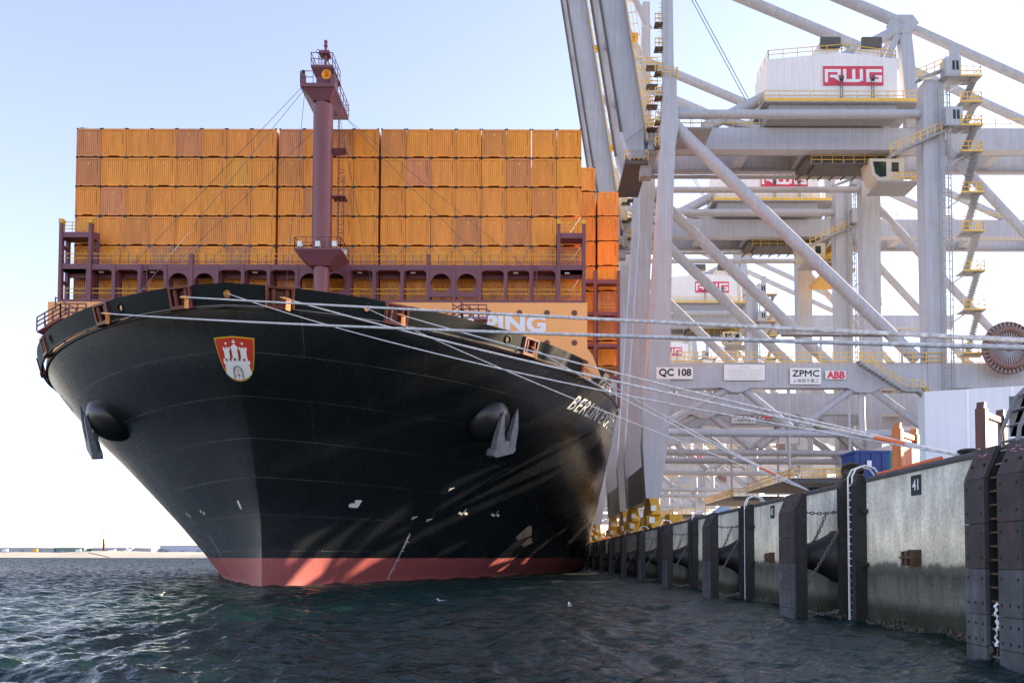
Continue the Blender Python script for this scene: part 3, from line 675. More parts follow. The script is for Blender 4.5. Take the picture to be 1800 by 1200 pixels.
for tx0, tx1 in ((LX0, LX0 + 3.1), (LX1 - 2.7, LX1)):
    tw = MB()
    for x in (tx0, tx1 - .3): 
        tw.box(x, x + .3, LY - .1, LY + .35, 25, 34.0); tw.box(x, x + .3, LY + 1.0, LY + 1.4, 25, 33.4)
        for z in (26.5, 28.2, 29.95, 31.6, 32.9): tw.box(x + .05, x + .25, LY + .35, LY + 1.0, z, z + .3)
    for z in (LZ - .45, 32.55): tw.box(tx0 - .02, tx1 + .02, LY - .02, LY + 1.38, z, z + .5)
    lp(tw, 'bridge_tower', M_MASTD)
    for x in (tx0, tx1 - .3):
        cp = MB(); cp.box(x - .04, x + .34, LY - .14, LY + .39, 33.9, 34.3); lp(cp, 'post_cap', M_YEL)
    r_ = MB(); r_.rail([(tx0 + .3, LY + .1, 33.05), (tx1 - .3, LY + .1, 33.05)], 1.0, .8, .025, 3); lp(r_, 'yellow_rail', M_YEL)
yr = MB()
for z in (LZ, 26.6):
    xs = [LX0 + .3] + posts + [LX1 - .3]
    for dz in (.62, 1.05): yr.bar((LX0 + .3, LY + .1, z + dz), (LX1 - .3, LY + .1, z + dz), .055)
lp(yr, 'yellow_rail', M_YEL)
st = MB(); k = 0
for z in (LZ, 26.6):
    for x in np.arange(LX0 + .8, LX1 - .5, .82):
        st.bar((x, LY + .1, z), (x, LY + .1, z + 1.05), .05)
    st.bar((LX0 + .3, LY + .1, z + .3), (LX1 - .3, LY + .1, z + .3), .04)
lp(st, 'rail_stanchions', M_MASTD)
for i, x in enumerate(posts[::2] ):
    lt = MB(); lt.box(x + .75, x + 1.2, LY + .5, LY + .62, LZ - .62, LZ - .5); lp(lt, 'strip_light', M_WHITE)
# crossed lashing rods on the tier above the walkway and the one below
for c in range(20):
    for zb, zt in ((LZ + .1, STOP - TH_ * 4 - .05), (26.65, LZ - .3)):
        for s in (-1, 1):
            rd = MB(); rd.tube((colx[c] + s * .45, SY - .75, zb), (colx[c] - s * 1.15, SY - .12, zt), .028, 5); lp(rd, 'lashing_rod', M_STEEL)
for c in (0, 19):
    for s in (-1, 1):
        rd = MB(); rd.tube((colx[c] + s * .2, SY - .9, 33.1), (colx[c] - s * 1.15, SY - .12, STOP - TH_ * 3), .028, 5); lp(rd, 'lashing_rod', M_STEEL)
# ladders and hose posts on the bridge
for x in (-36.8, 0.2):
    ld = MB()
    for s in (-.22, .22): ld.bar((x + s, LY - .08, 26.6), (x + s, LY - .08, LZ), .05)
    for z in np.arange(26.8, LZ, .32): ld.bar((x - .22, LY - .08, z), (x + .22, LY - .08, z), .035)
    lp(ld, 'bridge_ladder', M_MASTD)
# aft lashing bridge at the quay side
mb = MB(); Y2 = 91.2
mb.box(5.2, 9.85, Y2, Y2 + 1.2, 33.2, 33.6)
lb2 = spart(mb, 'lashing_bridge', M_MASTD)
for xa in (6.9, 9.55):
    p = MB(); p.box(xa, xa + .35, Y2 - .1, Y2 + .4, ZD, 34.6); o = p.build('bridge_post', M_MASTD); o.parent = lb2
z = 33.2
while z > 21:
    p = MB(); arch_panel(p, 7.25, 9.55, z - 3.3, z, Y2 + .02, .2, 'rect', .4)
    o = p.build('bridge_web', M_MASTD); o.parent = lb2; p = MB(); p.box(5.2, 9.55, Y2 + .03, Y2 + 1.1, z - 3.62, z - 3.3); o = p.build('bridge_floor', M_MASTD); o.parent = lb2
    r_ = MB()
    for dz in (.6, 1.0): r_.bar((5.2, Y2 + .3, z - 3.3 + dz), (9.6, Y2 + .3, z - 3.3 + dz), .05)
    o = r_.build('yellow_rail', M_YEL); o.parent = lb2; z -= 3.62
r_ = MB(); r_.rail([(5.2, Y2 + .2, 33.6), (9.8, Y2 + .2, 33.6)], 1.05, .8, .03, 3); o = r_.build('yellow_rail', M_YEL); o.parent = lb2
# ------------------------------------------------------------------ quay cranes
QZ = 5.13
M_CR = mat('crane_grey_paint', (.43, .45, .50), .45, .07, .35, streak=.14, dirt=(.30, .26, .22), dirt_amt=.30)
M_CR2 = mat('crane_house_white', (.80, .79, .78), .5, .05, .4, streak=.08)
M_DK = mat('machinery_dark', (.10, .095, .09), .6, .3, 1.2, dirt=(.12, .06, .03), dirt_amt=.5)
M_YR = mat('rail_yellow', (.78, .50, .08), .5, .15, 2)
M_YM = mat('machine_yellow', (.70, .38, .02), .45, .2, 1.5, dirt=(.2, .1, .03), dirt_amt=.4)
M_RED2 = mat('sign_red', (.62, .05, .10), .5, .04, 1)
M_SIGN = mat('sign_white', (.80, .80, .80), .5, .03, 1)
M_GLASS = mat('cab_glass', (.02, .035, .03), .08, .1, 1)
M_GRT = mat('grating_grey', (.30, .31, .33), .6, .2, 2)
def make_crane():
    c = thing('quay_crane', '', 'crane', (14.7, 95, QZ), 'ship-to-shore cranes along the quay')
    def B(mb, name, m, parent=c): return mb.build(name, m, parent)
    prof = [(-1.4, 4), (.2, 4), (1.3, 11), (1.5, 19.7), (1.8, 36), (2.2, 45.6), (2.6, 48.3), (2.5, 50.8), (2.4, 51.2), (2.4, 54), (.8, 54), (.75, 51.2), (.5, 48.3), (.4, 42.8), (-1.2, 19.7), (-1.8, 10.4)]
    for y in (0, 18.1): m = MB(); m.prism(prof, 'y', y, y + 1.9); B(m, 'waterside_leg', M_CR)
    for y in (.2, 18.2):
        m = MB(); m.prism([(.9, 54), (2.1, 54), (2.0, 64), (1.9, 76), (.9, 76), (.8, 64)], 'y', y, y + 1.4); B(m, 'pylon', M_CR)
        m = MB(); m.prism([(32.0, 4), (34.0, 4), (34.1, 21), (34.3, 49), (34.2, 54), (32.0, 54), (31.7, 49), (31.8, 21)], 'y', y, y + 1.9); B(m, 'landside_leg', M_CR)
        # portal beam with flared haunches where the bracing meets it
        bot = [(1.2, 16.9)]
        for a, b_ in ((7.6, 11.1), (22.4, 26.4), (37.0, 41)): bot += [(a, 17.1), (a + 1.2, 16.55), (b_ - 1.2, 16.55), (b_, 17.1)]
        bot += [(62, 17.1)]
        m = MB(); m.prism(bot + [(62, 20.1), (1.2, 20.1)], 'y', y + .15, y + 1.6); B(m, 'portal_beam', M_CR)
        y_ = y + .9
        for a, b_, r in (((1.4, 13.2), (8.9, 17.3), .48), ((10.0, 17.3), (15.9, 12.5), .48), ((17.1, 12.5), (23.6, 17.3), .48), ((25.2, 17.3), (32.3, 12.0), .48), ((1.0, 11.9), (33, 11.7), .46), ((24.3, 17.2), (24.4, 11.9), .38)):
            m = MB(); m.tube((a[0], y_, a[1]), (b_[0], y_, b_[1]), r, 14); B(m, 'brace_tube', M_CR)
        m = MB(); zt_ = 50.2 if y < 5 else 49.2; m.tube((2.2, y_, zt_), (32.4, y_, zt_ + .1), .52 if y < 5 else .42, 16); B(m, 'tie_tube', M_CR)
        m = MB(); m.tube((2.2, y_, 48.9), (31.0, y_, 20.6), .74, 18); B(m, 'diagonal_tube', M_CR)
        m = MB(); m.tube((33.5, y_, 47.5), (58, y_, 20.6), .55, 14); B(m, 'diagonal_tube', M_CR)
    # sill beams along the quay, wheel trucks
    for x0, x1, nm in ((-1.35, .15, 'waterside_sill_beam'), (32.1, 33.9, 'landside_sill_beam')):
        m = MB(); m.prism([(1.9, 8.2), (1.9, 4.3), (5, 3.8), (15, 3.8), (18.1, 4.3), (18.1, 8.2)], 'x', x0 + .05, x1 - .05); B(m, nm, M_CR if nm[0] == 'l' else mat('sill_beam_brown_grey', (.22, .19, .17), .45, .25, .8, streak=.3))
        for yc in (1.0, 19.0):
            m = MB(); m.prism([(yc - 1.3, 4.0), (yc + 1.3, 4.0), (yc + 3.6, 2.6), (yc + 3.6, 2.0), (yc - 3.6, 2.0), (yc - 3.6, 2.6)], 'x', x0 + .25, x1 - .25)
            for s in (-2.2, 2.2):
                m.prism([(yc + s - .6, 2.1), (yc + s + .6, 2.1), (yc + s + 1.5, 1.2), (yc + s + 1.5, .6), (yc + s - 1.5, .6), (yc + s - 1.5, 1.2)], 'x', x0 + .1, x1 - .1)
                m.box(x0 - .25, x0 + .1, yc + s - .5, yc + s + .4, .8, 1.9); m.box(x0 + .2, x0 + .6, yc + s - 1.6, yc + s - 1.4, .3, 1.6)
            tr = B(m, 'wheel_truck', M_YM)
            for s in (-3.2, -1.2, 1.2, 3.2): w = MB(); w.tube((x0 + .35, yc + s, .42), (x1 - .35, yc + s, .42), .42, 14); B(w, 'wheel', M_DK, tr)
            m = MB(); m.box(x0 - .1, x0 + .5, yc - 3.9, yc - 3.65, 1.0, 1.7); m.box(x0 + .1, x0 + .7, yc - 3.9, yc - 3.6, 2.4, 3.0); B(m, 'truck_box', M_SIGN, tr)
    # main girders, cross ties
    for y in (6.5, 12.9):
        m = MB(); m.box(-.6, 80, y, y + 1.4, 48.7 if y < 10 else 49.15, 51.5); g = B(m, 'main_girder', M_CR)
        m = MB(); m.box(-.6, 80, y + (1.4 if y < 10 else -.45), y + (1.85 if y < 10 else 0), 48.75, 49.0); B(m, 'trolley_rail', M_GRT, g)
        m = MB(); ys = y - .1 if y < 10 else y + 1.5
        m.rail([(.5, ys, 51.5), (14, ys, 51.5)], 1.1, 1.8, .035); m.rail([(33, ys, 51.5), (62, ys, 51.5)], 1.1, 1.8, .035); B(m, 'girder_rail', M_YR, g)
    for x in (.2, 12, 20, 26.5, 33, 45, 57, 70): m = MB(); m.box(x, x + 1.2, 7.9, 12.9, 49.2, 51.2); B(m, 'cross_tie', M_CR)
    m = MB(); m.box(.5, 7, 1.9, 6.4, 48.9, 49.1); m.box(-.5, 40, 14.5, 15.3, 49.0, 49.2); B(m, 'under_walkway', M_GRT)
    m = MB(); m.rail([(.5, 2.0, 49.1), (7, 2.0, 49.1)], 1.1, 1.2, .035); m.rail([(2.4, -.3, 54), (2.4, 2, 54)], 1.1, 1, .035); m.rail([(.6, -.3, 54), (2.5, -.3, 54)], 1.1, 1, .035); B(m, 'walkway_rail', M_YR)
    # back stays and apex
    for y, in ((6.9,), (13.6,)):
        ax = 32.6; az = 65.2
        for a, b_, r in (((ax, az), (1.6, 78.5), .68), ((ax, az), (66, 49.8), .55), ((ax - .3, az - .6), (7.0, 51.6), .72)):
            m = MB(); m.tube((a[0], y, a[1]), (b_[0], y, b_[1]), r, 14); B(m, 'back_stay', M_CR)
        m = MB(); m.prism([(ax - 1.2, az + .9), (ax + 1.0, az + .9), (ax + 1.8, az - .2), (ax + .6, az - 1.5), (ax - 1.2, az - 1.5), (ax - 2.0, az)], 'y', y - .55, y + .55); B(m, 'stay_joint', M_CR)
        m = MB(); m.prism([(ax - .7, az - 1), (ax + .8, az - 1), (34.4, 53.5), (34.4, 51.5), (32.6, 51.5), (32.6, 53.5)], 'y', y - .5, y + .5); m.bar((ax - .6, y, az - 1), (27.0, y, 53), 1.0, .8); B(m, 'apex_leg', M_CR)
        m = MB(); m.tube((2.2, y, 54.5), (14, y, 51.6), .5, 12); B(m, 'back_stay', M_CR)
    m = MB(); m.tube((32.6, 6.9, 65.2), (32.6, 13.6, 65.2), .5, 12); B(m, 'apex_tie', M_CR)
    for dy in (9.5, 10.3): m = MB(); m.tube((1.4, dy, 80), (15, dy, 54), .05, 5); B(m, 'hoist_wire', M_WIRE)
    # machinery house
    m = MB(); m.prism([(14.6, 53.9), (30.9, 53.9), (30.9, 59.5), (24.0, 60.3), (14.6, 59.4)], 'y', 5.0, 10.5); h = B(m, 'machinery_house', M_CR2)
    for k in np.arange(14.9, 30.8, .92): m = MB(); m.box(k, k + .05, 4.97, 5.0, 54.0, 59.4); B(m, 'panel_seam', M_CR2, h)
    m = MB(); m.box(13.8, 33.2, 3.9, 13.5, 53.3, 53.7); m.box(14.6, 30.5, 4.4, 13, 51.7, 53.3); B(m, 'house_platform', M_GRT, h)
    m = MB(); m.rail([(13.9, 12, 53.7), (13.9, 4.0, 53.7), (33.1, 4.0, 53.7)], 1.1, 2.0, .035); m.rail([(14.8, 10.2, 59.5), (14.8, 5.1, 59.5), (24, 5.1, 60.3), (30.8, 5.1, 59.5), (30.8, 10.2, 59.5)], 1.1, 2, .035); m.box(14.0, 33.2, 3.86, 3.95, 53.45, 53.85); B(m, 'house_rail', M_YR, h)
    for x in (20.6, 25.8):
        m = MB(); m.prism([(x, 59.6), (x + 3.4, 59.6), (x + 3.4, 62.6), (x + 1.2, 62.6), (x, 60.6)], 'y', 6, 9); v = B(m, 'roof_vent', M_CR2, h)
        m = MB(); m.box(x + 1.0, x + 3.5, 5.6, 6.0, 61.4, 62.7); B(m, 'vent_louvre', M_DK, v)
    # company sign: heavy block capitals R W G knocked out of a red board
    m = MB(); m.box(21.6, 29.1, 4.90, 4.95, 56.05, 58.5); sg = B(m, 'company_sign', M_RED2, h)
    gw, gh = 7.5 / 30, 2.45 / 10
    m = MB()
    def gl(x0, y0, x1, y1): m.add([(21.6 + x0 * gw, 4.885, 56.05 + y0 * gh), (21.6 + x1 * gw, 4.885, 56.05 + y0 * gh), (21.6 + x1 * gw, 4.885, 56.05 + y1 * gh), (21.6 + x0 * gw, 4.885, 56.05 + y1 * gh)], [(0, 1, 2, 3)])
    gl(.7, 1.6, 2.3, 8.4); gl(2.3, 6.8, 8.7, 8.4); gl(7.1, 5.4, 8.7, 6.8); gl(3.4, 4.0, 7.6, 5.4); m.add([(21.6 + x * gw, 4.885, 56.05 + y * gh) for x, y in ((5.2, 4.0), (8.6, 1.6), (8.6, 3.0), (7.2, 4.0))], [(0, 1, 2, 3)])
    gl(9.9, 1.6, 11.5, 8.4); gl(11.5, 1.6, 14.4, 3.2); gl(14.4, 1.6, 16.0, 8.4); gl(16, 1.6, 18.2, 3.2); gl(18.2, 2.2, 19.8, 8.4)
    gl(21.4, 1.6, 23.0, 8.4); gl(23, 6.8, 29.3, 8.4); gl(23, 1.6, 29.3, 3.2); gl(27.7, 3.2, 29.3, 5.2); gl(25.6, 4.2, 27.7, 5.2)
    B(m, 'sign_letters', M_SIGN, sg)
    for x in (23.7, 27.6): m = MB(); m.bar((x - .15, 4.5, 53.7), (x - .15, 4.5, 56.6), .07); m.bar((x + .15, 4.5, 53.7), (x + .15, 4.5, 56.6), .07); [m.bar((x - .15, 4.5, z), (x + .15, 4.5, z), .05) for z in np.arange(54, 56.6, .4)]; m.box(x - .22, x + .22, 4.2, 4.6, 56.5, 56.9); B(m, 'sign_lamp_post', M_DK, h)
    # trolley and operator cab
    m = MB(); m.box(20.5, 32, 8.2, 12.6, 48.3, 48.9); m.box(22, 30, 8.4, 12.3, 48.0, 48.3)
    for x in np.arange(20.5, 31.5, 1.5): m.bar((x, 8, 47.6), (x + 1.2, 8, 48.8), .2); m.bar((x, 12.6, 47.6), (x + 1.2, 12.6, 48.8), .2)
    m.bar((20.5, 8, 47.6), (32, 8, 47.6), .22); tr = B(m, 'trolley', M_DK)
    m = MB(); m.rail([(21, 7.9, 47.6), (32, 7.9, 47.6)], 1.0, 1.4, .03); m.rail([(21, 12.8, 47.5), (26, 12.8, 47.5)], 1.0, 1, .03); B(m, 'trolley_rail_yellow', M_YR, tr)
    m = MB(); m.prism([(28.2, 47.9), (32.6, 47.9), (32.6, 45.2), (29.6, 44.8), (28.6, 45.8)], 'y', 7.2, 10.0); cb = B(m, 'operator_cab', mat('cab_cream', (.62, .56, .46), .5, .1, 1), tr)
    m = MB(); m.prism([(28.62, 47.5), (30.3, 47.5), (30.3, 45.6), (29.5, 45.5), (28.9, 46.0)], 'y', 7.15, 7.19); m.prism([(31.0, 47.4), (31.9, 47.4), (31.9, 46.2), (31.0, 46.2)], 'y', 7.15, 7.19); B(m, 'cab_window', M_GLASS, cb)
    m = MB(); m.box(29.2, 34.2, 6.6, 10.6, 44.55, 44.75); cg = B(m, 'cab_floor', M_GRT, cb); m = MB(); m.rail([(31, 6.7, 44.75), (34.1, 6.7, 44.75), (34.1, 10.5, 44.75)], 1.1, .8, .035); B(m, 'cab_gangway', M_YR, cb)
    # stairs and lift shaft on the landside leg
    zs = [53.9, 50.8, 48, 44.9, 40.0, 35.4, 30.7, 26.1, 21.0]; xs = (34.4, 37.2)
    for i, z in enumerate(zs):
        m = MB(); m.box(33.6 if z > 45 and i in (0, 2) else 35.6, 38.2, -.9, 1.0, z - .14, z); pf = B(m, 'stair_landing', M_GRT)
        m = MB(); m.rail([(35.6, -.85, z), (38.1, -.85, z), (38.1, .95, z)], 1.1, .9, .035); m.box(35.6, 38.2, -.94, -.89, z - .12, z + .06); B(m, 'landing_rail', M_YR, pf)
        if i < len(zs) - 1:
            z2 = zs[i + 1]; m = MB(); a = (37.6, z) ; b_ = (36.2, z2); n = int((z - z2) / .28)
            for k in range(n): t = k / n; m.box(a[0] + (b_[0] - a[0]) * t - .38, a[0] + (b_[0] - a[0]) * t + .38, -.7, .2, z - (z - z2) * t - .05, z - (z - z2) * t)
            B(m, 'stair_flight', M_GRT, pf)
            m = MB(); m.bar((34.3, .1, z - 1.6), (36.4, .1, z - .15), .18); B(m, 'landing_bracket', M_CR, pf)
    m = MB()
    for x in (33.3, 34.4):
        for y in (-.75, -.15): m.bar((x, y, 12), (x, y, 53), .1)
    for z in np.arange(12, 53, .9): m.bar((33.3, -.75, z), (34.4, -.75, z), .06); m.bar((33.3, -.75, z), (34.4, -.75, z + .9), .05)
    B(m, 'lift_shaft', M_GRT)
    m = MB(); m.box(33.9, 35.9, -.8, .6, 48.05, 50.2); B(m, 'lift_landing_house', M_CR); m = MB(); m.box(34.0, 35.8, -.8, .6, 53.95, 56.2); m.box(35.0, 35.9, -.3, .4, 56.2, 58.0); lh = B(m, 'lift_house', M_CR)
    m = MB(); 
    for z0 in (48.4, 54.3):
        for x in (34.75, 35.2): m.box(x, x + .3, -.83, -.8, z0 + .3, z0 + 1.4)
    B(m, 'lift_window', M_GLASS, lh)
    m = MB(); m.bar((35.0, 0, 48.0), (27.5, 0, 44.6), .9, .25); iw = B(m, 'inclined_walkway', M_GRT); m = MB(); m.rail([(27.5, -.5, 44.7), (33.6, -.5, 47.4)], 1.1, 1, .04); B(m, 'walkway_rail', M_YR, iw); m = MB(); m.bar((30.9, 0, 53.7), (33.8, 0, 54.9), .9, .2); iw = B(m, 'inclined_walkway', M_GRT); m = MB(); m.rail([(30.9, -.5, 53.8), (33.8, -.5, 55)], 1.1, 1, .04); B(m, 'walkway_rail', M_YR, iw)
    m = MB(); m.rail([(1.6, .1, 20.1), (60, .1, 20.1)], 1.1, 1.6, .04); m.box(1.6, 60, .0, .12, 20.1, 20.2); m.rail([(1.6, 18.2, 20.1), (60, 18.2, 20.1)], 1.1, 2, .04); B(m, 'portal_rail', M_YR)
    for x in np.arange(19.5, 38, 2.4): m = MB(); m.bar((x, .9, 20.1), (x, .9, 23.4), .2); B(m, 'cable_post', M_CR)
    m = MB(); m.tube((14.8, .9, 23.4), (46, .9, 23.4), .13, 8); B(m, 'cable_tray', M_DK)
    # stair down the front of the portal beam
    m = MB(); pts = [(23.3, 19.9), (28.5, 16.6), (30.2, 16.6), (34.6, 12.2)]
    for a, b_ in zip(pts[:-1], pts[1:]):
        n = max(2, int(abs(a[1] - b_[1]) / .26))
        for k in range(n): t = k / n; m.box(a[0] + (b_[0] - a[0]) * t - .2, a[0] + (b_[0] - a[0]) * t + .25, -1.2, -.3, a[1] + (b_[1] - a[1]) * t - .06, a[1] + (b_[1] - a[1]) * t)
        for y in (-1.2, -.3): m.bar((a[0], y, a[1] - .1), (b_[0], y, b_[1] - .1), .08, .3)
    sf = B(m, 'front_stair', M_GRT)
    m = MB(); m.rail([(x, -1.2, z) for x, z in pts], 1.05, 1, .035); B(m, 'stair_rail', M_YR, sf)
    # cable reel
    m = MB(); n = 40
    for r in (3.0, 2.2): m.path([(40.4 + r * math.cos(t), -1.4, 21.4 + r * math.sin(t)) for t in np.linspace(0, 2 * math.pi, n + 1)[:-1]], .1 if r > 2.5 else .4, 6, True)
    m.tube((40.4, -1.3, 21.4), (40.4, -1.0, 21.4), 2.95, 40); m.tube((40.4, -1.8, 21.4), (40.4, 0, 21.4), .5, 14); rl = B(m, 'cable_reel', mat('reel_brown', (.20, .12, .10), .5, .2, 2))
    m = MB(); [m.bar((40.4, -1.55, 21.4), (40.4 + 3 * math.cos(t), -1.55, 21.4 + 3 * math.sin(t)), .07) for t in np.linspace(0, 2 * math.pi, 37)[:-1]]; B(m, 'reel_spokes', M_CR, rl)
    # lashing platform slung low on the landside
    m = MB(); m.box(15.5, 23, -1, 19, 6.1, 6.3); m.box(15.5, 23, -1.0, -.7, 5.7, 6.1); lpf = B(m, 'lashing_platform', mat('platform_dark_steel', (.07, .07, .072), .6, .2, 1))
    m = MB(); m.rail([(15.5, 19, 6.3), (15.5, -1, 6.3), (23, -1, 6.3)], 1.1, 1, .05); B(m, 'platform_rail', M_YR, lpf)
    for x in (15.7, 22.8): m = MB(); m.bar((x, 1, 6.2), (x, 1, 17), .25); B(m, 'platform_hanger', M_CR, lpf)
    # low access ways on the landside sill and by the waterside legs
    m = MB(); m.rail([(32.0, 2, 8.2), (32.0, 18, 8.2)], 1.1, 1.3, .05); m.rail([(26, .2, 8.3), (31.8, .2, 8.3)], 1.1, 1.0, .05); m.rail([(26, 18.4, 8.3), (31.8, 18.4, 8.3)], 1.1, 1.0, .05); B(m, 'sill_rail', M_YR)
    m = MB(); m.box(26, 32, .1, 1.4, 8.1, 8.3); B(m, 'sill_walkway', M_GRT); m = MB(); m.box(26, 32, 18.3, 19.6, 8.1, 8.3); B(m, 'sill_walkway', M_GRT)
    m = MB()
    for k in range(26): m.box(22.0 + k * .16, 22.0 + k * .16 + .3, .3, 1.2, .3 + k * .31, .36 + k * .31)
    for y in (.3, 1.2): m.bar((22.0, y, .2), (26.2, y, 8.2), .08, .3)
    st2 = B(m, 'sill_stair', M_GRT); m = MB(); m.rail([(22.0, .25, .3), (26.2, .25, 8.2)], 1.1, 1, .05); B(m, 'stair_rail', M_YR, st2)
    m = MB(); m.box(28.5, 31, 3, 9, 8.3, 10.8); B(m, 'electrical_house', M_CR2)
    m = MB(); m.box(2.0, 3.6, 4, 7.5, .3, 2.4); m.box(2.2, 3.4, 9, 10, .3, 1.8); B(m, 'drive_cabinet', M_YM)
    # plates on the portal beam
    def plate(x0, x1, z0, z1, col, name, lines, yo=0.):
        m = MB(); m.box(x0, x1, .08 + yo, .12 + yo + abs(yo) * .6, z0, z1); p = B(m, name, col)
        for body, a, b_, z, hh, mm, bold in lines:
            vs, fs = text_fit(body, b_ - a, hh, bold)
            if vs:
                t = MB()
                for k, (ox, oz) in enumerate(((0, 0), (.05, 0), (.025, .035), (.025, -.03)) if hh > .6 else ((0, 0),)): t.add([(a + x + ox, .068 + yo - k * .001, z + y + oz) for x, y in vs], fs)
                B(t, 'plate_lettering', mm, p)
        return p
    plate(15.55, 19.2, 17.45, 19.35, M_SIGN, 'maker_plate', [('ZPMC', 15.8, 18.95, 18.35, .75, M_BLACK, 0), ('上海振华重工', 15.85, 18.95, 17.65, .45, M_BLACK, 0)])
    plate(19.7, 22.1, 18.05, 19.05, M_SIGN, 'supplier_plate', [('ABB', 19.85, 21.95, 18.13, .84, M_RED2, .03)])
    return c, B, plate
crane, CB_, plate_ = make_crane()
crane['label'] = 'nearest grey quay crane, numbered QC 108 on its portal beam'
crane0 = crane
def boom(c, raised):
    if raised:
        px, pz, ang, L = -1.5, 48.2, R(81.2), 66
    else: px, pz, ang, L = -1.2, 50.0, R(0.4), 66
    d = Vector((-math.cos(ang), 0, math.sin(ang))); u = Vector((math.sin(ang), 0, math.cos(ang)))   # u: upper side of the boom
    P = lambda t, h, y: Vector((px, 0, pz)) + d * t + u * h + Vector((0, y, 0))
    for y in (6.5, 12.9):
        m = MB(); q = [P(0, -1.0, y), P(0, 1.4, y), P(3, 1.75, y), P(L, 1.75, y), P(L, -1.5, y), P(3, -1.5, y)]
        q2 = [p + Vector((0, 1.4, 0)) for p in q]; m.add(q + q2, [(5, 4, 3, 2, 1, 0), (6, 7, 8, 9, 10, 11)] + [(i, (i + 1) % 6, 6 + (i + 1) % 6, 6 + i) for i in range(6)]); g = m.build('boom_girder', M_CR, c)
        m = MB(); m.bar(P(3, -1.62, y - .12), P(L, -1.62, y - .12), .25, .3); m.build('boom_rail', M_DK, g)
        m = MB(); m.bar(P(1, 1.35, y - .5), P(L, 1.35, y - .5), .9, .08, up=u); wk = m.build('boom_walkway', M_GRT, g)
        m = MB()
        for t in np.arange(1, L, 1.5): m.bar(P(t, 1.4, y - .9), P(t, 2.5, y - .9), .07)
        for hh in (1.95, 2.5): m.bar(P(1, hh, y - .9), P(L, hh, y - .9), .06)
        m.bar(P(1, 1.4, y - .92), P(L, 1.4, y - .92), .05, .2, up=u); m.build('boom_walkway_rail', M_YR, wk)
        for t in (14.5, 31): m = MB(); [m.box(*sorted((p.x - .45, p.x + .45)), p.y - .4, p.y + .4, p.z - .3, p.z + .5) for p in (P(t, 1.9, y - .3),)]; m.build('boom_light', M_YM, g)
    for t in (2, 10, 18, 26, 34, 42, 50, 58, 65): m = MB(); m.bar(P(t, 0, 7.9), P(t, 0, 12.9), .9, 1.6, up=u); m.build('boom_tie', M_CR, c)
    if raised:
        for y in (7.2, 13.6):
            for t0, x1, z1 in ((12, 1.6, 60), (24, 1.4, 74)): m = MB(); a = P(t0, 1.8, y); m.bar(a, (x1 - 1.6, y, z1 - 9), .28, .5); m.bar(a + Vector((.5, .5, 0)), (x1 - .9, y + .5, z1 - 9), .2, .4); m.build('fore_stay', M_CR, c)
        # hinge machinery and ladders between boom and pylon
        m = MB()
        for z in (50.5, 53.4, 56.0, 58.4): q = MB(); q.box(-.5, .9, 4.8, 6.0, z, z + .12); q.build('ladder_landing', M_DK, c)
        for z in np.arange(46, 64, 3.0): q = MB(); q.box(-.1, .85, .4, 1.6, z, z + .12); q.build('ladder_landing', M_DK, c)
        m.box(-3.2, -.3, 5.2, 14.8, 46.2, 46.6); m.build('hinge_platform', M_DK, c)
        m = MB()
        for z in (50.5, 53.4, 56.0, 58.4): m.rail([(-.5, 4.85, z), (.85, 4.85, z)], 1.1, .7, .05)
        for z in np.arange(46, 64, 3.0): m.rail([(-.1, .4, z), (.85, .4, z)], 1.1, .5, .05)
        for k in range(40): m.bar((.0 + .01 * k, .6, 44 + k * .5), (.6, .6, 44 + k * .5), .05)
        m.rail([(-3.2, 5.1, 46.6), (-.3, 5.1, 46.6)], 1.1, .6, .05); m.build('hinge_rail', M_YR, c)
        m = MB(); m.bar((-3.0, 5.6, 49.2), (-.2, 6, 51.6), .12); m.box(-2.4, -.6, 5.0, 6.2, 46.8, 47.9); m.box(-1.2, .2, 5.6, 7, 44.8, 46.3); m.build('hinge_machinery', M_GRT, c)
# the copies behind (made before the details only the first crane carries)
labels = ['second nearest quay crane, its boom also raised, yellow headblock under its trolley', 'third quay crane, its RWG sign seen through the bracing of the nearest crane', 'fourth quay crane, its sign low behind the second crane leg', 'fifth quay crane, pale in the distance behind the fourth', 'farthest quay crane, faint at the end of the row']
OFFY = [28, 80, 137, 190, 245]
others = []
for dy, lb_ in zip(OFFY, labels): others.append(dup(crane, (14.7, 95 + dy, QZ), lb_))
boom(crane, True); boom(others[0], True)
for o in others[1:]: boom(o, False)
# nearest crane only: its number and the load plate
plate_(-.15, 4.15, 18.0, 19.4, M_SIGN, 'number_plate', [('QC 108', .15, 3.9, 18.22, .98, M_BLACK, .012)], -.12)
M_PALE = mat('plate_text_grey', (.45, .45, .47), .5, .05, 1)
plate_(7.8, 12.6, 17.9, 19.75, M_SIGN, 'load_plate', [('S.W.L', 9.7, 10.9, 19.3, .28, M_PALE, 0), ('65T UNDER SPREADER / TANDEM LIFTING', 8.2, 12.2, 18.98, .16, M_PALE, 0), ('65T UNDER SPREADER / SINGLE LIFTING', 8.2, 12.2, 18.67, .16, M_PALE, 0), ('65T UNDER SPREADER / TWIN LIFTING', 8.3, 12.1, 18.36, .16, M_PALE, 0), ('100T UNDER CARGO BEAM', 8.6, 11.8, 18.05, .16, M_PALE, 0)])
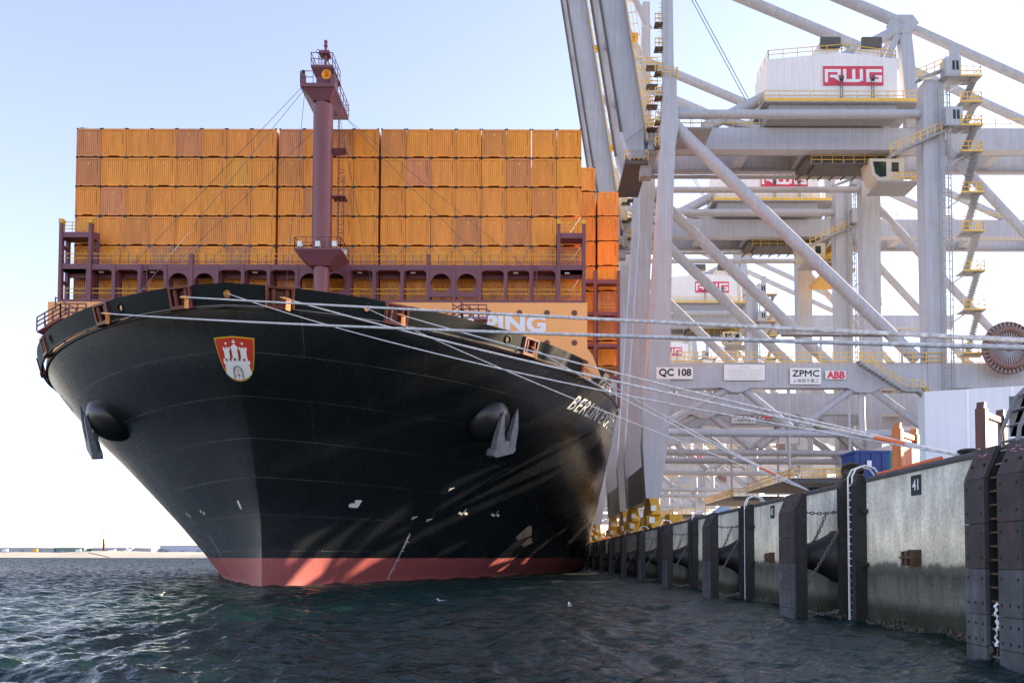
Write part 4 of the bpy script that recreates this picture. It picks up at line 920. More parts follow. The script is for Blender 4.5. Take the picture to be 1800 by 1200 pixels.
# yellow headblock hoisted under the second crane's trolley, and one on the third
for cr_, x, z in ((others[0], 33.8, 43.9), (others[1], 33.0, 33.0)):
    m = MB(); m.prism([(x, z), (x + 3.6, z), (x + 4.0, z + 1.2), (x + 3.6, z + 2.2), (x + 4.2, z + 3.6), (x + 3.8, z + 5.0), (x + .8, z + 5.0), (x + .4, z + 3.2), (x - .6, z + 2.4), (x - .8, z + .8)], 'y', 8.6, 12.2)
    m.box(x - 1.4, x + 3, 6, 14.5, z - 1.2, z - .5); hb = m.build('headblock', M_YM, cr_)
    m = MB()
    for xx in (x, x + 1, x + 2, x + 3):
        for y in (9, 11.8): m.tube((xx, y, z + 4.8), (xx - .6, y, 47.8), .05, 5)
    m.build('hoist_rope', M_WIRE, hb)
    m = MB(); m.disc((x + 1.6, 8.35, z + 4.1), .6, 'y', .3, 16); m.disc((x + .4, 8.35, z + 1.6), .5, 'y', .3, 16); m.build('sheave', M_DK, hb)
# ------------------------------------------------------------------ quay
def wall_mat():
    m = bpy.data.materials.new('quay_concrete'); m.use_nodes = True; n = m.node_tree.nodes; l = m.node_tree.links; b = n['Principled BSDF']
    ge = n.new('ShaderNodeNewGeometry'); sp = n.new('ShaderNodeSeparateXYZ'); l.new(ge.outputs['Position'], sp.inputs[0])
    n1 = n.new('ShaderNodeTexNoise'); n1.inputs['Scale'].default_value = .9; n1.inputs['Detail'].default_value = 8; n1.inputs['Roughness'].default_value = .6; l.new(ge.outputs['Position'], n1.inputs['Vector'])
    mp = n.new('ShaderNodeMapping'); mp.inputs['Scale'].default_value = (1.6, 1.6, .45); l.new(ge.outputs['Position'], mp.inputs[0])
    n2 = n.new('ShaderNodeTexNoise'); n2.inputs['Scale'].default_value = 1.6; n2.inputs['Detail'].default_value = 7; l.new(mp.outputs[0], n2.inputs['Vector'])
    n3 = n.new('ShaderNodeTexNoise'); n3.inputs['Scale'].default_value = 9; n3.inputs['Detail'].default_value = 6; l.new(ge.outputs['Position'], n3.inputs['Vector'])
    # stain height with a wavering edge
    a = n.new('ShaderNodeMath'); a.operation = 'MULTIPLY_ADD'; a.inputs[1].default_value = .55; l.new(n2.outputs[0], a.inputs[0]); l.new(sp.outputs[2], a.inputs[2])
    r = n.new('ShaderNodeValToRGB'); mr = n.new('ShaderNodeMapRange'); mr.inputs[1].default_value = 0; mr.inputs[2].default_value = 6; l.new(a.outputs[0], mr.inputs[0]); l.new(mr.outputs[0], r.inputs[0])
    e = r.color_ramp.elements; e[0].position = .0; e[0].color = (.030, .032, .026, 1); e[1].position = 1; e[1].color = (.44, .45, .42, 1)
    for p, c in ((.14, (.045, .045, .034)), (.20, (.14, .138, .115)), (.27, (.12, .12, .10)), (.34, (.080, .079, .068)), (.385, (.135, .130, .108)), (.41, (.55, .52, .40)), (.52, (.76, .70, .54)), (.66, (.70, .675, .58)), (.8, (.62, .61, .55)), (.92, (.52, .53, .47))):
        x = e.new(p); x.color = (*c, 1)
    m1 = n.new('ShaderNodeMapRange'); m1.inputs[1].default_value = .3; m1.inputs[2].default_value = .7; m1.inputs[3].default_value = .82; m1.inputs[4].default_value = 1.25; l.new(n1.outputs[0], m1.inputs[0])
    m2 = n.new('ShaderNodeMapRange'); m2.inputs[1].default_value = .35; m2.inputs[2].default_value = .68; m2.inputs[3].default_value = 1.08; m2.inputs[4].default_value = .80; l.new(n2.outputs[0], m2.inputs[0])
    mu = n.new('ShaderNodeMath'); mu.operation = 'MULTIPLY'; l.new(m1.outputs[0], mu.inputs[0]); l.new(m2.outputs[0], mu.inputs[1])
    m3 = n.new('ShaderNodeMapRange'); m3.inputs[1].default_value = .3; m3.inputs[2].default_value = .72; m3.inputs[3].default_value = 1.18; m3.inputs[4].default_value = .78; l.new(n3.outputs[0], m3.inputs[0])
    mu2 = n.new('ShaderNodeMath'); mu2.operation = 'MULTIPLY'; l.new(mu.outputs[0], mu2.inputs[0]); l.new(m3.outputs[0], mu2.inputs[1]); mu = mu2
    vm = n.new('ShaderNodeVectorMath'); vm.operation = 'SCALE'; l.new(r.outputs[0], vm.inputs[0]); l.new(mu.outputs[0], vm.inputs['Scale']); l.new(vm.outputs[0], b.inputs['Base Color'])
    b.inputs['Roughness'].default_value = .95; b.inputs['Specular IOR Level'].default_value = .15; bp = n.new('ShaderNodeBump'); bp.inputs['Strength'].default_value = .5; bp.inputs['Distance'].default_value = .03; l.new(n3.outputs[0], bp.inputs['Height']); l.new(bp.outputs[0], b.inputs['Normal'])
    return m
M_WALL = wall_mat()
M_CONC = mat('deck_concrete', (.46, .43, .38), .85, .2, .5, bump=.3)
M_RUB = mat('rubber_black', (.016, .016, .017), .55, .3, 2, dirt=(.07, .07, .06), dirt_amt=.5)
M_PAD = mat('pad_dark', (.048, .042, .046), .65, .35, 1.2, streak=.4, dirt=(.13, .05, .045), dirt_amt=.55)
M_PADL = mat('pad_wet_grey', (.085, .092, .105), .5, .4, 1.2, streak=.5, dirt=(.02, .022, .02), dirt_amt=.6)
M_RUST = mat('rusty_iron', (.09, .05, .03), .7, .5, 5, bump=.4, dirt=(.03, .025, .02), dirt_amt=.6)
M_CHAIN = mat('chain_iron', (.16, .15, .14), .5, .4, 6, metal=.3)
QX = 12.0
mb = MB(); mb.box(QX + .9, 320, -15, 1200, -3, QZ - .004); struct(mb.build('quay_deck', M_CONC))
qw = thing('quay_wall', 'long stained concrete quay wall with a dark tidal band', 'wall', (QX, 12, 0))
PW = 14.8; Y0 = 30.2 - PW
yj = [-10, 15.2] + [30.05 + PW * i for i in range(0, 26)]
for a, b_ in zip(yj[:-1], yj[1:]):
    m = MB(); m.box(0, .9, a + .015 - 12, b_ - .015 - 12, -3, QZ - .14); m.build('wall_panel', M_WALL, qw)
    m = MB(); m.prism([(-.06, QZ - .13), (-.06, QZ - .04), (0, QZ + .05), (.9, QZ + .05), (.9, QZ - .13)], 'y', a + .01 - 12, b_ - .01 - 12); m.build('coping', mat('coping_steel', (.055, .06, .07), .6, .5, 3, dirt=(.16, .15, .13), dirt_amt=.7), qw)
rl = MB(); [rl.box(x - .05, x + .05, 60, 420, QZ, QZ + .06) for x in (14.1, 47.7)]; tag(rl.build('crane_rail', M_RUST), 'pair of steel crane rails set along the quay deck', 'rail')

def chain(mb, a, b_, sag=.1, link=.17, r=.022):
    a = Vector(a); b_ = Vector(b_); L = (b_ - a).length; n = max(4, int(L / (link * .72)))
    P = lambda t: a.lerp(b_, t) + Vector((0, 0, -4 * sag * t * (1 - t)))
    for i in range(n):
        p = P((i + .5) / n); d = (P((i + 1) / n) - P(i / n)).normalized(); ref = Vector((0, 0, 1)) if abs(d.z) < .8 else Vector((0, 1, 0))
        s = d.cross(ref).normalized(); s2 = s.cross(d); s = s if i % 2 else s2
        mb.path([p + d * (link * .5 * math.cos(t)) + s * (link * .3 * math.sin(t)) for t in np.linspace(0, 2 * math.pi, 9)[:-1]], r, 5, True)
FX = 9.95
def pad_column(parent, y0, y1, zt=4.78, fancy=True):
    """column of bolted low-friction pads, chamfered at the top; local origin (0,0,0) = world offset of parent"""
    x = FX - QX; zs = [4.05, 3.05, 2.05, 1.05, .35, -.6]
    t = MB(); t.prism([(x, 4.06), (x + .30, zt), (x + .42, zt), (x + .10, 4.06)], 'y', y0, y1); o = t.build('fender_pad', M_PAD, parent)
    for za, zb in zip(zs[:-1], zs[1:]):
        t = MB(); t.box(x, x + .10, y0, y1, zb + .015, za); t.build('fender_pad', M_PAD if za > 2.2 else M_PADL, parent)
    bl = MB()
    for z in (3.85, 3.3, 2.85, 2.3, 1.85, 1.3, .85, .5):
        for fy in (.15, .5, .85) if z < 1.5 else (.15, .85): y = y0 + (y1 - y0) * fy; bl.tube((x + .01, y, z), (x - .012, y, z), .035, 6)
    for fy in (.2, .8): y = y0 + (y1 - y0) * fy; bl.tube((x + .15, y, 4.35), (x + .09, y, 4.37), .035, 6)
    bl.build('pad_bolts', M_BLACK, parent)
def make_fender(det):
    f = thing('quay_fender', '', 'fender', (QX, 0, 0), 'single-panel fenders along the quay wall'); x = FX - QX
    pad_column(f, -.9, .9)
    t = MB(); t.prism([(x + .11, -.6), (x + .11, 4.0), (x + .42, 4.74), (x + .55, 4.74), (x + .55, -.6)], 'y', -.86, .86); t.build('fender_frame', M_RUB, f)
    t = MB(); n = 28; prof = [(x + .52, .55), (x + .7, .50), (x + 1.0, .52), (x + 1.5, .74), (x + 1.78, .90), (x + 1.88, 1.0), (-.01, 1.0)]; vs = []
    for xx, r in prof: vs += [(xx, .15 + r * math.cos(2 * math.pi * i / n), 2.35 + r * math.sin(2 * math.pi * i / n)) for i in range(n)]
    t.add(vs, [(j * n + i, (j + 1) * n + i, (j + 1) * n + (i + 1) % n, j * n + (i + 1) % n) for j in range(len(prof) - 1) for i in range(n)], True); t.build('rubber_cone', M_RUB, f)
    if det:
        for a, b_, sag in (((x + .5, -.6, 4.05), (-.02, -.95, 4.12), .10), ((-.75, -.82, 4.0), (x + .9, -.45, 2.85), .08), ((-.05, -1.25, 4.0), (x + .5, -.75, 1.15), .05), ((x + .5, -.8, .30), (-.1, -1.2, .55), .25)):
            t = MB(); chain(t, a, b_, sag); t.build('chain', M_CHAIN, f)
        t = MB(); t.box(-.12, 0, -1.0, -.88, 3.85, 4.15); t.box(-.55, -.05, -.98, -.93, 4.0, 4.06); t.box(-.1, 0, -1.35, -1.2, 3.85, 4.1); t.build('chain_bracket', M_CHAIN, f)
    else:
        t = MB(); t.tube((x + .5, -.6, 4.05), (-.02, -.95, 4.12), .05, 5); t.tube((-.05, -1.25, 4.0), (x + .5, -.75, 1.15), .05, 5); t.build('chain', M_CHAIN, f)
    return f
fd = make_fender(True); fs_ = make_fender(False)
FL = ['single-panel fender just left of the white ladder nearest the camera', 'single-panel fender beside the number plate 42, second along the wall', 'third single-panel fender along the quay wall', 'fourth single-panel fender along the quay wall', 'fifth single-panel fender along the quay wall']
for i in range(17):
    y = 32.0 + PW * i; lab = FL[i] if i < 5 else 'single-panel fender far along the quay wall, %s from the near end' % ['first','second','third','fourth','fifth','sixth','seventh','eighth','ninth','tenth','eleventh','twelfth','thirteenth','fourteenth','fifteenth','sixteenth','seventeenth'][i]
    if i == 0: fd.location.y = y; fd['label'] = lab
    elif i == 4: fs_.location.y = y; fs_['label'] = lab
    else: dup(fd if i < 4 else fs_, (QX, y, 0), lab)
# the near double fender with a ladder in its slot
df = thing('double_fender', 'tall double-column fender with a rusty ladder slot at the right edge', 'fender', (QX, 17.7, 0)); x = FX - QX
pad_column(df, .24, 1.06); pad_column(df, -1.1, -.26)
t = MB(); [t.prism([(x + .11, -.6), (x + .11, 4.0), (x + .42, 4.74), (x + .7, 4.74), (x + .7, -.6)], 'y', a, b_) for a, b_ in ((.24, 1.06), (-1.1, -.26))]; t.box(x + .5, x + .7, -.26, .24, -.6, 4.5); t.box(x + .7, -.01, .5, 1.0, 1.6, 3.0); t.box(x + .7, -.01, -1.0, -.5, 1.6, 3.0); t.build('fender_frame', M_RUB, df)
for z in np.arange(.15, 4.75, .30):
    t = MB(); t.tube((x + .14 + max(0, z - 4) * .4, -.25, z), (x + .14 + max(0, z - 4) * .4, .23, z), .028, 8); t.build('rung', M_STEEL if (z > 4.2 or z < 1.2) else M_RUST, df)
for z, s in ((3.5, 1), (3.5, -1)): pass
t = MB()
for yc, zc in ((.65, 4.58), (-.68, 4.60)):
    for k in range(9): a = random.uniform(-.16, .16); b_ = random.uniform(-.07, .05); t.bar((x + .3 + (zc + b_ - 4.78) * .42 - .03, yc + a, zc + b_), (x + .3 + (zc + b_ - 4.72) * .42 - .03, yc + a + random.uniform(-.12, .12), zc + b_ + random.uniform(-.05, .05)), .014)
t.build('paint_scrawl', mat('scrawl_pink', (.62, .25, .36), .6, .1, 3), df)
t = MB(); vs = []
for k in range(22):
    z = 1.35 - k * .045; w = .028 + .02 * math.sin(k * .7); yy = -.05 + .03 * math.sin(k * .45)
    vs += [(x + .08 + .03 * math.sin(k * 2.1), yy - w, z), (x + .04 + .03 * math.cos(k * 1.7), yy, z - .01), (x + .09 + .02 * math.sin(k), yy + w, z)]
t.add(vs, [f for k in range(21) for f in ((3 * k, 3 * k + 1, 3 * k + 4, 3 * k + 3), (3 * k + 1, 3 * k + 2, 3 * k + 5, 3 * k + 4))]); t.build('snagged_rag', M_WHITE, df)
# boarding frame standing above that ladder
bf = thing('boarding_frame', 'grey steel boarding frame leaning over the double fender ladder', 'ladder', (10.35, 17.75, 4.6))
t = MB()
for y in (-.34, .34): t.path([(0, y, -.25), (.1, y, .5), (.42, y, 1.25), (.62, y, 1.45), (1.0, y, 1.5), (1.9, y, 1.45)], .045, 8)
t.build('side_rail', mat('frame_grey', (.17, .18, .20), .45, .2, 2), bf)
for k, (xx, z) in enumerate(((.08, .25), (.2, .6), (.33, .95), (.5, 1.3))): t = MB(); t.box(xx - .02, xx + .16, -.33, .33, z, z + .035); t.build('tread', mat('frame_grey', (.17, .18, .20), .45, .2, 2), bf)
t = MB(); t.add([(.65, .34, 1.4), (.3, .34, .4), (1.9, .34, .4), (1.9, .34, 1.4)], [(0, 1, 2, 3)]); t.box(.3, 1.9, .34, .37, .4, 1.3); t.build('side_plate', mat('frame_grey', (.17, .18, .20), .45, .2, 2), bf)

# wall ladders between rubber posts
def make_ladder():
    l_ = thing('quay_ladder', '', 'ladder', (QX, 0, 0), 'white ladders set into the quay wall')
    for y in (-.75, .62):
        t = MB(); t.prism([(-.42, -.8), (-.42, 4.9), (-.3, QZ + .03), (0, QZ + .03), (0, -.8)], 'y', y - .17, y + .17); p = t.build('rubber_post', M_RUB, l_)
        t = MB(); 
        for z in (3.9, 2.0): t.box(-.2, -.02, y - .36, y - .17, z, z + .12); t.box(-.26, -.1, y - .22, y - .17, z - .06, z + .2)
        t.build('post_clamp', M_RUB, p)
    for y in (-.2, .2): t = MB(); t.bar((-.22, y, -.4), (-.22, y, QZ - .2), .07, .05); t.build('stile', M_WHITE, l_)
    for z in np.arange(.1, 5, .27): t = MB(); t.tube((-.22, -.2, z), (-.22, .2, z), .02, 6); t.build('rung', M_WHITE if z > 1.9 else mat('rung_weathered', (.30, .30, .27), .6, .3, 4), l_)
    for y in (-.2, .2): t = MB(); t.path([(-.22, y, QZ - .2), (-.22, y, QZ + .15), (-.08, y, QZ + .42), (.25, y, QZ + .55), (.6, y, QZ + .45), (.85, y, QZ + .1)], .035, 8); t.build('grab_rail', M_WHITE, l_)
    return l_
ql = make_ladder()
for i in range(9):
    lab = ['white quay ladder between two black posts, nearest the camera', 'second white quay ladder along the wall', 'third white quay ladder along the wall', 'fourth white quay ladder along the wall'][i] if i < 4 else 'white quay ladder far along the wall, %s from the near end' % ['first','second','third','fourth','fifth','sixth','seventh','eighth','ninth','tenth','eleventh','twelfth','thirteenth','fourteenth','fifteenth','sixteenth','seventeenth'][i]
    if i == 0: ql.location.y = 30.15; ql['label'] = lab
    else: dup(ql, (QX, 30.15 + PW * i, 0), lab)
# number plates on the wall
for num, y in (('41', 25.4), ('42', 40.6), ('43', 55.4)):
    t = thing('number_plate', 'dark berth number plate, %s' % {'41': 'largest and nearest, reading forty-one', '42': 'the middle one, half hidden by a fender', '43': 'the farthest and smallest of three'}[num], 'sign', (QX - .02, y, 4.25), 'berth numbers'); b_ = MB(); b_.box(-.02, .02, -.31, .31, 0, .62); b_.build('plate', mat('plate_dark', (.028, .032, .04), .6, .2, 3), t)
    vs, fs = text_fit(num, .40, .34, .02); l_ = MB(); l_.add([(-.026, .2 - x, .15 + yy) for x, yy in vs], fs); l_.build('numerals', M_WHITE, t)
for y in (25.5, 40.7):
    t = MB(); t.prism([(-.5, 2.9), (-.42, 2.8), (0, 2.98), (0, 3.25), (-.12, 3.25)], 'y', y - .2, y + .2); tag(t.build('wall_hook', M_RUST), 'rusty steel hook bracket, the %s of two on the quay wall' % ('nearer' if y < 30 else 'farther'), 'bracket', 'wall hooks')
    t = thing('line_cleat', 'small iron cleat box, the %s of two above the tide line' % ('nearer' if y < 30 else 'farther'), 'cleat', (QX, y + .1, 2.05), 'wall cleats'); b_ = MB(); b_.box(-.05, 0, -.45, .4, 0, .5); b_.box(-.3, -.05, -.4, -.3, 0, .45); b_.box(-.3, -.05, .2, .3, 0, .45); b_.build('plate', M_RUST, t); b_ = MB(); b_.box(-.34, -.05, -.42, .36, .22, .28); b_.tube((-.2, .1, .02), (-.2, .1, .46), .08, 8); b_.build('bar', M_RUST, t)
# mussels and weed at the tide line
mv = []; mf = []
def blob(p, s):
    o = len(mv); a = random.uniform(0, 6.28); ca, sa = math.cos(a), math.sin(a)
    for d in ((1, 0, 0), (-1, 0, 0), (0, .55, 0), (0, -.55, 0), (0, 0, 1.4), (0, 0, -1.2)): x, y, z = (c * s * random.uniform(.7, 1.3) for c in d); mv.append((p[0] + x * ca - y * sa, p[1] + x * sa + y * ca, p[2] + z))
    mf.extend([(o + i, o + j, o + k) for i, j, k in ((0, 2, 4), (2, 1, 4), (1, 3, 4), (3, 0, 4), (2, 0, 5), (1, 2, 5), (3, 1, 5), (0, 3, 5))])
for k in range(9000):
    y = 14 + 70 * random.random() ** 2.0; top = .20 + .10 * math.sin(y * 1.7) + .08 * math.sin(y * 4.3); z = random.random() ** 1.5 * top - .05
    blob((QX - random.uniform(.01, .07) * (1.4 - z), y, z), random.uniform(.022, .05))
for k in range(900):
    i = random.randrange(3); y = 32 + PW * i + random.uniform(-1.4, .2); blob((QX - random.uniform(.05, .5), y, random.uniform(-.02, .22)), random.uniform(.03, .06))
for k in range(200): blob((FX + random.uniform(.05, .4), 17.7 + random.uniform(-.25, .25), random.uniform(-.02, .45) ** 1.2 if False else random.uniform(-.02, .4)), random.uniform(.025, .05))
mb = MB(); mb.add(mv, mf); tag(mb.build('mussels', mat('mussel_brown', (.055, .045, .030), .6, .6, 9, dirt=(.20, .17, .11), dirt_amt=.7)), 'crust of mussels along the waterline of the quay wall', 'mussels', kind='stuff')

# ------------------------------------------------------------------ things on the quay
M_WBOX = mat('white_sheet', (.66, .69, .76), .55, .04, .6, streak=.05)
M_FRO = mat('flat_rack_orange', (.50, .15, .04), .6, .25, 1.3, streak=.3, dirt=(.16, .06, .03), dirt_amt=.5)
M_FRD = mat('flat_rack_brown', (.085, .032, .030), .6, .25, 1.3, streak=.3, dirt=(.03, .02, .02), dirt_amt=.5)
# white clad box with strapped seams
wb = thing('site_box', 'large white panelled box with strapped seams on the quay', 'cabin', (20.3, 42.0, QZ), rz=R(-20)); Wd, Hd, Ld = 12.0, 5.75, 3.0
n = 6
for i in range(n):
    t = MB(); t.box(i * Wd / n + .015, (i + 1) * Wd / n - .015, 0, .08, .25, Hd); t.build('cladding_panel', M_WBOX, wb)
t = MB(); t.box(0, Wd, .09, Ld, .2, Hd - .02); t.box(-.05, Wd + .05, .02, Ld, .05, .2); t.build('box_body', M_WBOX, wb)
for i in range(1, n):
    t = MB(); t.box(i * Wd / n - .06, i * Wd / n + .06, -.05, 0, .9, Hd - .02); t.build('strap', M_WHITE, wb); t = MB(); t.box(i * Wd / n - .07, i * Wd / n + .07, -.1, -.05, .5, .75); t.box(i * Wd / n - .12, i * Wd / n + .05, -.09, -.05, .75, .82); t.box(i * Wd / n - .03, i * Wd / n + .03, -.06, -.0, .3, .9); t.build('ratchet', M_STEEL, wb)
gs = thing('green_container', 'teal-green container edge beside the white box', 'container', (19.2, 43.6, QZ)); t = MB(); t.box(0, .6, 0, 6, 0, 2.9); t.build('side_wall', mat('teal_paint', (.03, .22, .20), .5, .15, 1), gs)
for k in range(8): t = MB(); t.box(-.03, 0, k * .75 + .1, k * .75 + .45, .15, 2.75); t.build('rib', mat('teal_paint', (.03, .22, .20), .5, .15, 1), gs)
def rack_end(name, label, a, b_, h, m):
    a = Vector(a); b_ = Vector(b_); w = (b_ - a).length; ang = math.atan2(b_.y - a.y, b_.x - a.x)
    f = thing(name, label, 'flat rack', (a.x, a.y, QZ), 'flat rack end walls', ang)
    for x in (0, w - .28): t = MB(); t.box(x, x + .28, -.16, .16, 0, h - .12); t.prism([(x, h - .12), (x + .28, h - .12), (x + .22, h + .1), (x + .06, h + .1)], 'y', -.12, .12); t.build('corner_post', m, f)
    t = MB(); t.box(.28, w - .28, -.1, .1, h - .38, h - .2); t.box(.28, w - .28, -.1, .1, 0, .2); t.build('top_rail', m, f)
    n = 6
    for i in range(n): t = MB(); t.box(.28 + i * (w - .56) / n + .012, .28 + (i + 1) * (w - .56) / n - .012, -.04, .04, .2, h - .38); t.build('plank', m, f)
    t = MB(); t.box(0, w, -5, -.2, .05, .3); t.build('rack_floor', m, f)
rack_end('flat_rack', 'upright orange-brown flat rack end wall by the blue box', (13.45, 30.0), (14.9, 31.6), 2.05, M_FRO)
rack_end('flat_rack', 'upright dark brown flat rack end wall before the white box', (14.9, 27.0), (16.55, 28.6), 2.25, M_FRD)
bb = thing('tool_box', 'blue steel skip box standing on the quay edge', 'box', (14.3, 36.0, QZ)); t = MB(); t.prism([(.05, 0), (1.45, 0), (1.5, 1.85), (0, 1.85)], 'y', 0, 1.6); M_BLU = mat('blue_paint', (.02, .055, .22), .5, .2, 1.5, streak=.2); t.build('body', M_BLU, bb)
t = MB(); t.box(-.05, 1.55, -.05, 1.65, 1.80, 1.90); t.build('rim', M_BLU, bb)
for x in (.28, .75, 1.22): t = MB(); t.box(x - .04, x + .04, -.06, 0, .1, 1.8); t.build('rib', M_BLU, bb)
t = MB(); t.box(.50, .70, -.075, -.06, 1.15, 1.45); t.build('sticker', M_WHITE, bb)
cs = thing('mat_stack', 'stack of dark coiled mats at the ladder head', 'mats', (12.45, 31.6, QZ))
for k in range(9): t = MB(); t.tube((random.uniform(-.04, .04), random.uniform(-.04, .04), k * .075), (random.uniform(-.03, .03), 0, k * .075 + .065), .42, 18); t.build('mat', mat('mat_brown', (.07, .06, .045), .8, .4, 4), cs)
hs = MB(); hs.path([(12.35, 29.0, QZ + .12), (12.5, 28.2, QZ + .16), (12.6, 27.0, QZ + .2), (13.2, 26.2, QZ + .35), (13.6, 27.0, QZ + .2), (13.1, 28.6, QZ + .15)], .09, 8); tag(hs.build('orange_hose', mat('hose_orange', (.55, .12, .035), .55, .15, 3)), 'thick orange hose lying on the quay edge', 'hose')
ob = thing('barrier', 'orange and white striped barrier board beside the flat rack', 'barrier', (12.9, 27.6, QZ), rz=R(50)); M_OR = mat('barrier_orange', (.62, .13, .03), .5, .1, 2)
t = MB(); t.box(0, .9, 0, .05, .25, .95); t.build('board', M_OR, ob); t = MB(); [t.prism([(x, .26), (x + .1, .26), (x - .02, .94), (x - .12, .94)], 'y', -.006, -.001) for x in (.3, .6)]; t.build('stripe', M_WHITE, ob); t = MB(); t.box(.05, .12, 0, .3, 0, .25); t.box(.78, .85, 0, .3, 0, .25); t.build('foot', M_OR, ob)
def bollard(name_lab, x, y):
    b_ = thing('bollard', name_lab, 'bollard', (x, y, QZ), 'mooring bollards'); t = MB(); n = 18; prof = [(0, .34), (.05, .34), (.06, .2), (.24, .19), (.30, .30), (.36, .33), (.40, .22), (.40, .02)]; vs = []
    for z, r in prof: vs += [(r * math.cos(2 * math.pi * i / n), r * math.sin(2 * math.pi * i / n), z) for i in range(n)]
    t.add(vs, [(j * n + i, j * n + (i + 1) % n, (j + 1) * n + (i + 1) % n, (j + 1) * n + i) for j in range(len(prof) - 1) for i in range(n)], True); t.build('casting', M_BLACK, b_)
    t = MB(); [t.tube((.28 * math.cos(k), .28 * math.sin(k), .04), (.28 * math.cos(k), .28 * math.sin(k), .08), .03, 6) for k in np.arange(0, 6.2, 1.05)]; t.build('bolt', M_RUST, b_)
BOL = {'C': (13.0, 12.2), 'B': (13.0, 24.2), 'A': (12.9, 37.2)}
bollard('black bollard on the quay below the white box', *BOL['B']); bollard('black bollard farther along, holding three lines', *BOL['A']); bollard('black bollard past the right edge, holding the two longest lines', *BOL['C'])
# small blue site vehicle roof and clutter seen over the edge farther on
cl = thing('site_cart', 'pale blue equipment cart on the quay under the crane legs', 'cart', (13.6, 62, QZ)); t = MB(); t.prism([(0, .35), (1.5, .35), (1.5, .95), (.9, 1.05), (.3, .6)], 'y', 0, 1.3); t.build('body', mat('cart_blue', (.25, .36, .55), .5, .1, 2), cl)
for x in (.3, 1.2): t = MB(); t.tube((x, -.02, .3), (x, 1.32, .3), .28, 12); t.build('wheel', M_RUB, cl)

# unseen container stack added behind the white box to shade the boot topping
YC = [mat('shade_stack_blue', (.05, .12, .25), .5, .2, 1), mat('shade_stack_grey', (.35, .36, .37), .5, .2, 1), mat('shade_stack_rust', (.30, .09, .04), .5, .2, 1)]
for k in range(4):
    for t in range(6):
        for r_ in range(2):
            o = container(61 + r_ * 2.6, 75.5 + k * 12.5, QZ + t * 2.9, 'unseen container added behind the white box to shade the red waterline band', 'unseen containers added to shade the ship', False)
            o.data = o.data.copy() if False else o.data
            o.material_slots[0].link = 'OBJECT'; o.material_slots[0].material = YC[(k * 5 + t * 3 + r_) % 3]
# low yellow and orange carriers working under the cranes
for i, (x, y, lab, m) in enumerate(((19, 128, 'orange carrier vehicle under the second crane', M_OR), (23, 158, 'yellow carrier vehicle farther along under the cranes', M_YM), (17.5, 196, 'orange carrier vehicle far along the quay', M_OR))):
    v = thing('carrier_vehicle', lab, 'vehicle', (x, y, QZ), 'carrier vehicles on the quay')
    t = MB(); t.box(0, 3, 0, 13, .9, 1.7); t.box(.2, 2.8, -.8, .2, .5, 2.3); t.box(.2, 2.8, 12.8, 13.8, .5, 2.3); t.build('chassis', m, v)
    for yy in (1.5, 3.2, 9.8, 11.5):
        t = MB(); t.tube((-.1, yy, .6), (3.1, yy, .6), .58, 12); t.build('wheel', M_RUB, v)

# ------------------------------------------------------------------ mooring lines
M_ROPE = bpy.data.materials.new('mooring_rope'); M_ROPE.use_nodes = True
def rope_setup():
    n = M_ROPE.node_tree.nodes; l = M_ROPE.node_tree.links; b = n['Principled BSDF']; b.inputs['Roughness'].default_value = .8
    tc = n.new('ShaderNodeTexCoord'); nz = n.new('ShaderNodeTexNoise'); nz.inputs['Scale'].default_value = 7; nz.inputs['Detail'].default_value = 4; l.new(tc.outputs['Object'], nz.inputs['Vector'])
    r = n.new('ShaderNodeValToRGB'); r.color_ramp.elements[0].position = .3; r.color_ramp.elements[0].color = (.34, .34, .36, 1); r.color_ramp.elements[1].position = .7; r.color_ramp.elements[1].color = (.66, .66, .69, 1); l.new(nz.outputs[0], r.inputs[0]); l.new(r.outputs[0], b.inputs['Base Color'])
rope_setup()
M_SLV = mat('chafe_orange', (.70, .18, .05), .6, .15, 3)
def fair_pt(b_, z=19.72):
    p, n, t = frame_at(b_, 19.75); p.z = z; return p + n * .05
LINES = [(-3.35, 'C', 0, .03, .052, 'long pale mooring line from the fairlead left of the crest, crossing above the other lines'), (-10.6, 'C', .5, .2, .052, 'long pale mooring line from the left bow fairlead running out of the right edge'),
         (3.35, 'B', 0, .3, .046, 'thick mooring line from the centre fairlead to the near bollard'), (.0, 'B', .15, .7, .030, 'thinner mooring line from the round centre chock to the near bollard'), (10.6, 'B', .3, .2, .040, 'mooring line from the fairlead with orange straps to the near bollard'),
         (8.7, 'A', 0, .3, .028, 'thin mooring line from the oval chock crossing the ship name'), (20.2, 'A', .15, .3, .040, 'mooring line from the fairlead under the breakwater letters'), (25.2, 'A', .3, .3, .040, 'mooring line from the last fairlead by the rear containers')]
for b_, dst, dz, sag, r, lab in LINES:
    a = fair_pt(b_, 19.72 if b_ else 19.75); e = Vector((BOL[dst][0] - .2, BOL[dst][1] + .1, QZ + .22 + .02 * dz)); P = lambda t: a.lerp(e, t) + Vector((0, 0, -4 * sag * t * (1 - t)))
    t_ = MB(); t_.path([P(k / 40) for k in range(41)], r, 7); o = t_.build('mooring_line', M_ROPE); tag(o, lab, 'rope', 'mooring lines')
    if b_ in (3.35, 20.2):
        s = MB(); s.path([P(k) for k in (np.linspace(.940, .962, 4) if dst == 'B' else np.linspace(.895, .93, 4))], r * 1.5, 8); s.build('chafe_sleeve', M_SLV, o)
    if b_ in FAIR or -b_ in FAIR:
        s = MB(); q = P(.012); dr = (P(.03) - P(0)).normalized()
        for k in (0, .32): s.bar(q + dr * (.5 + k), q + dr * (.42 + k) + Vector((0, 0, -.75)), .16, .06, up=dr)
        s.path([P(.008), P(.02), P(.03)], r * 1.8, 7); s.build('chafe_strap', mat('strap_orange', (.80, .34, .10), .7, .1, 3), o)
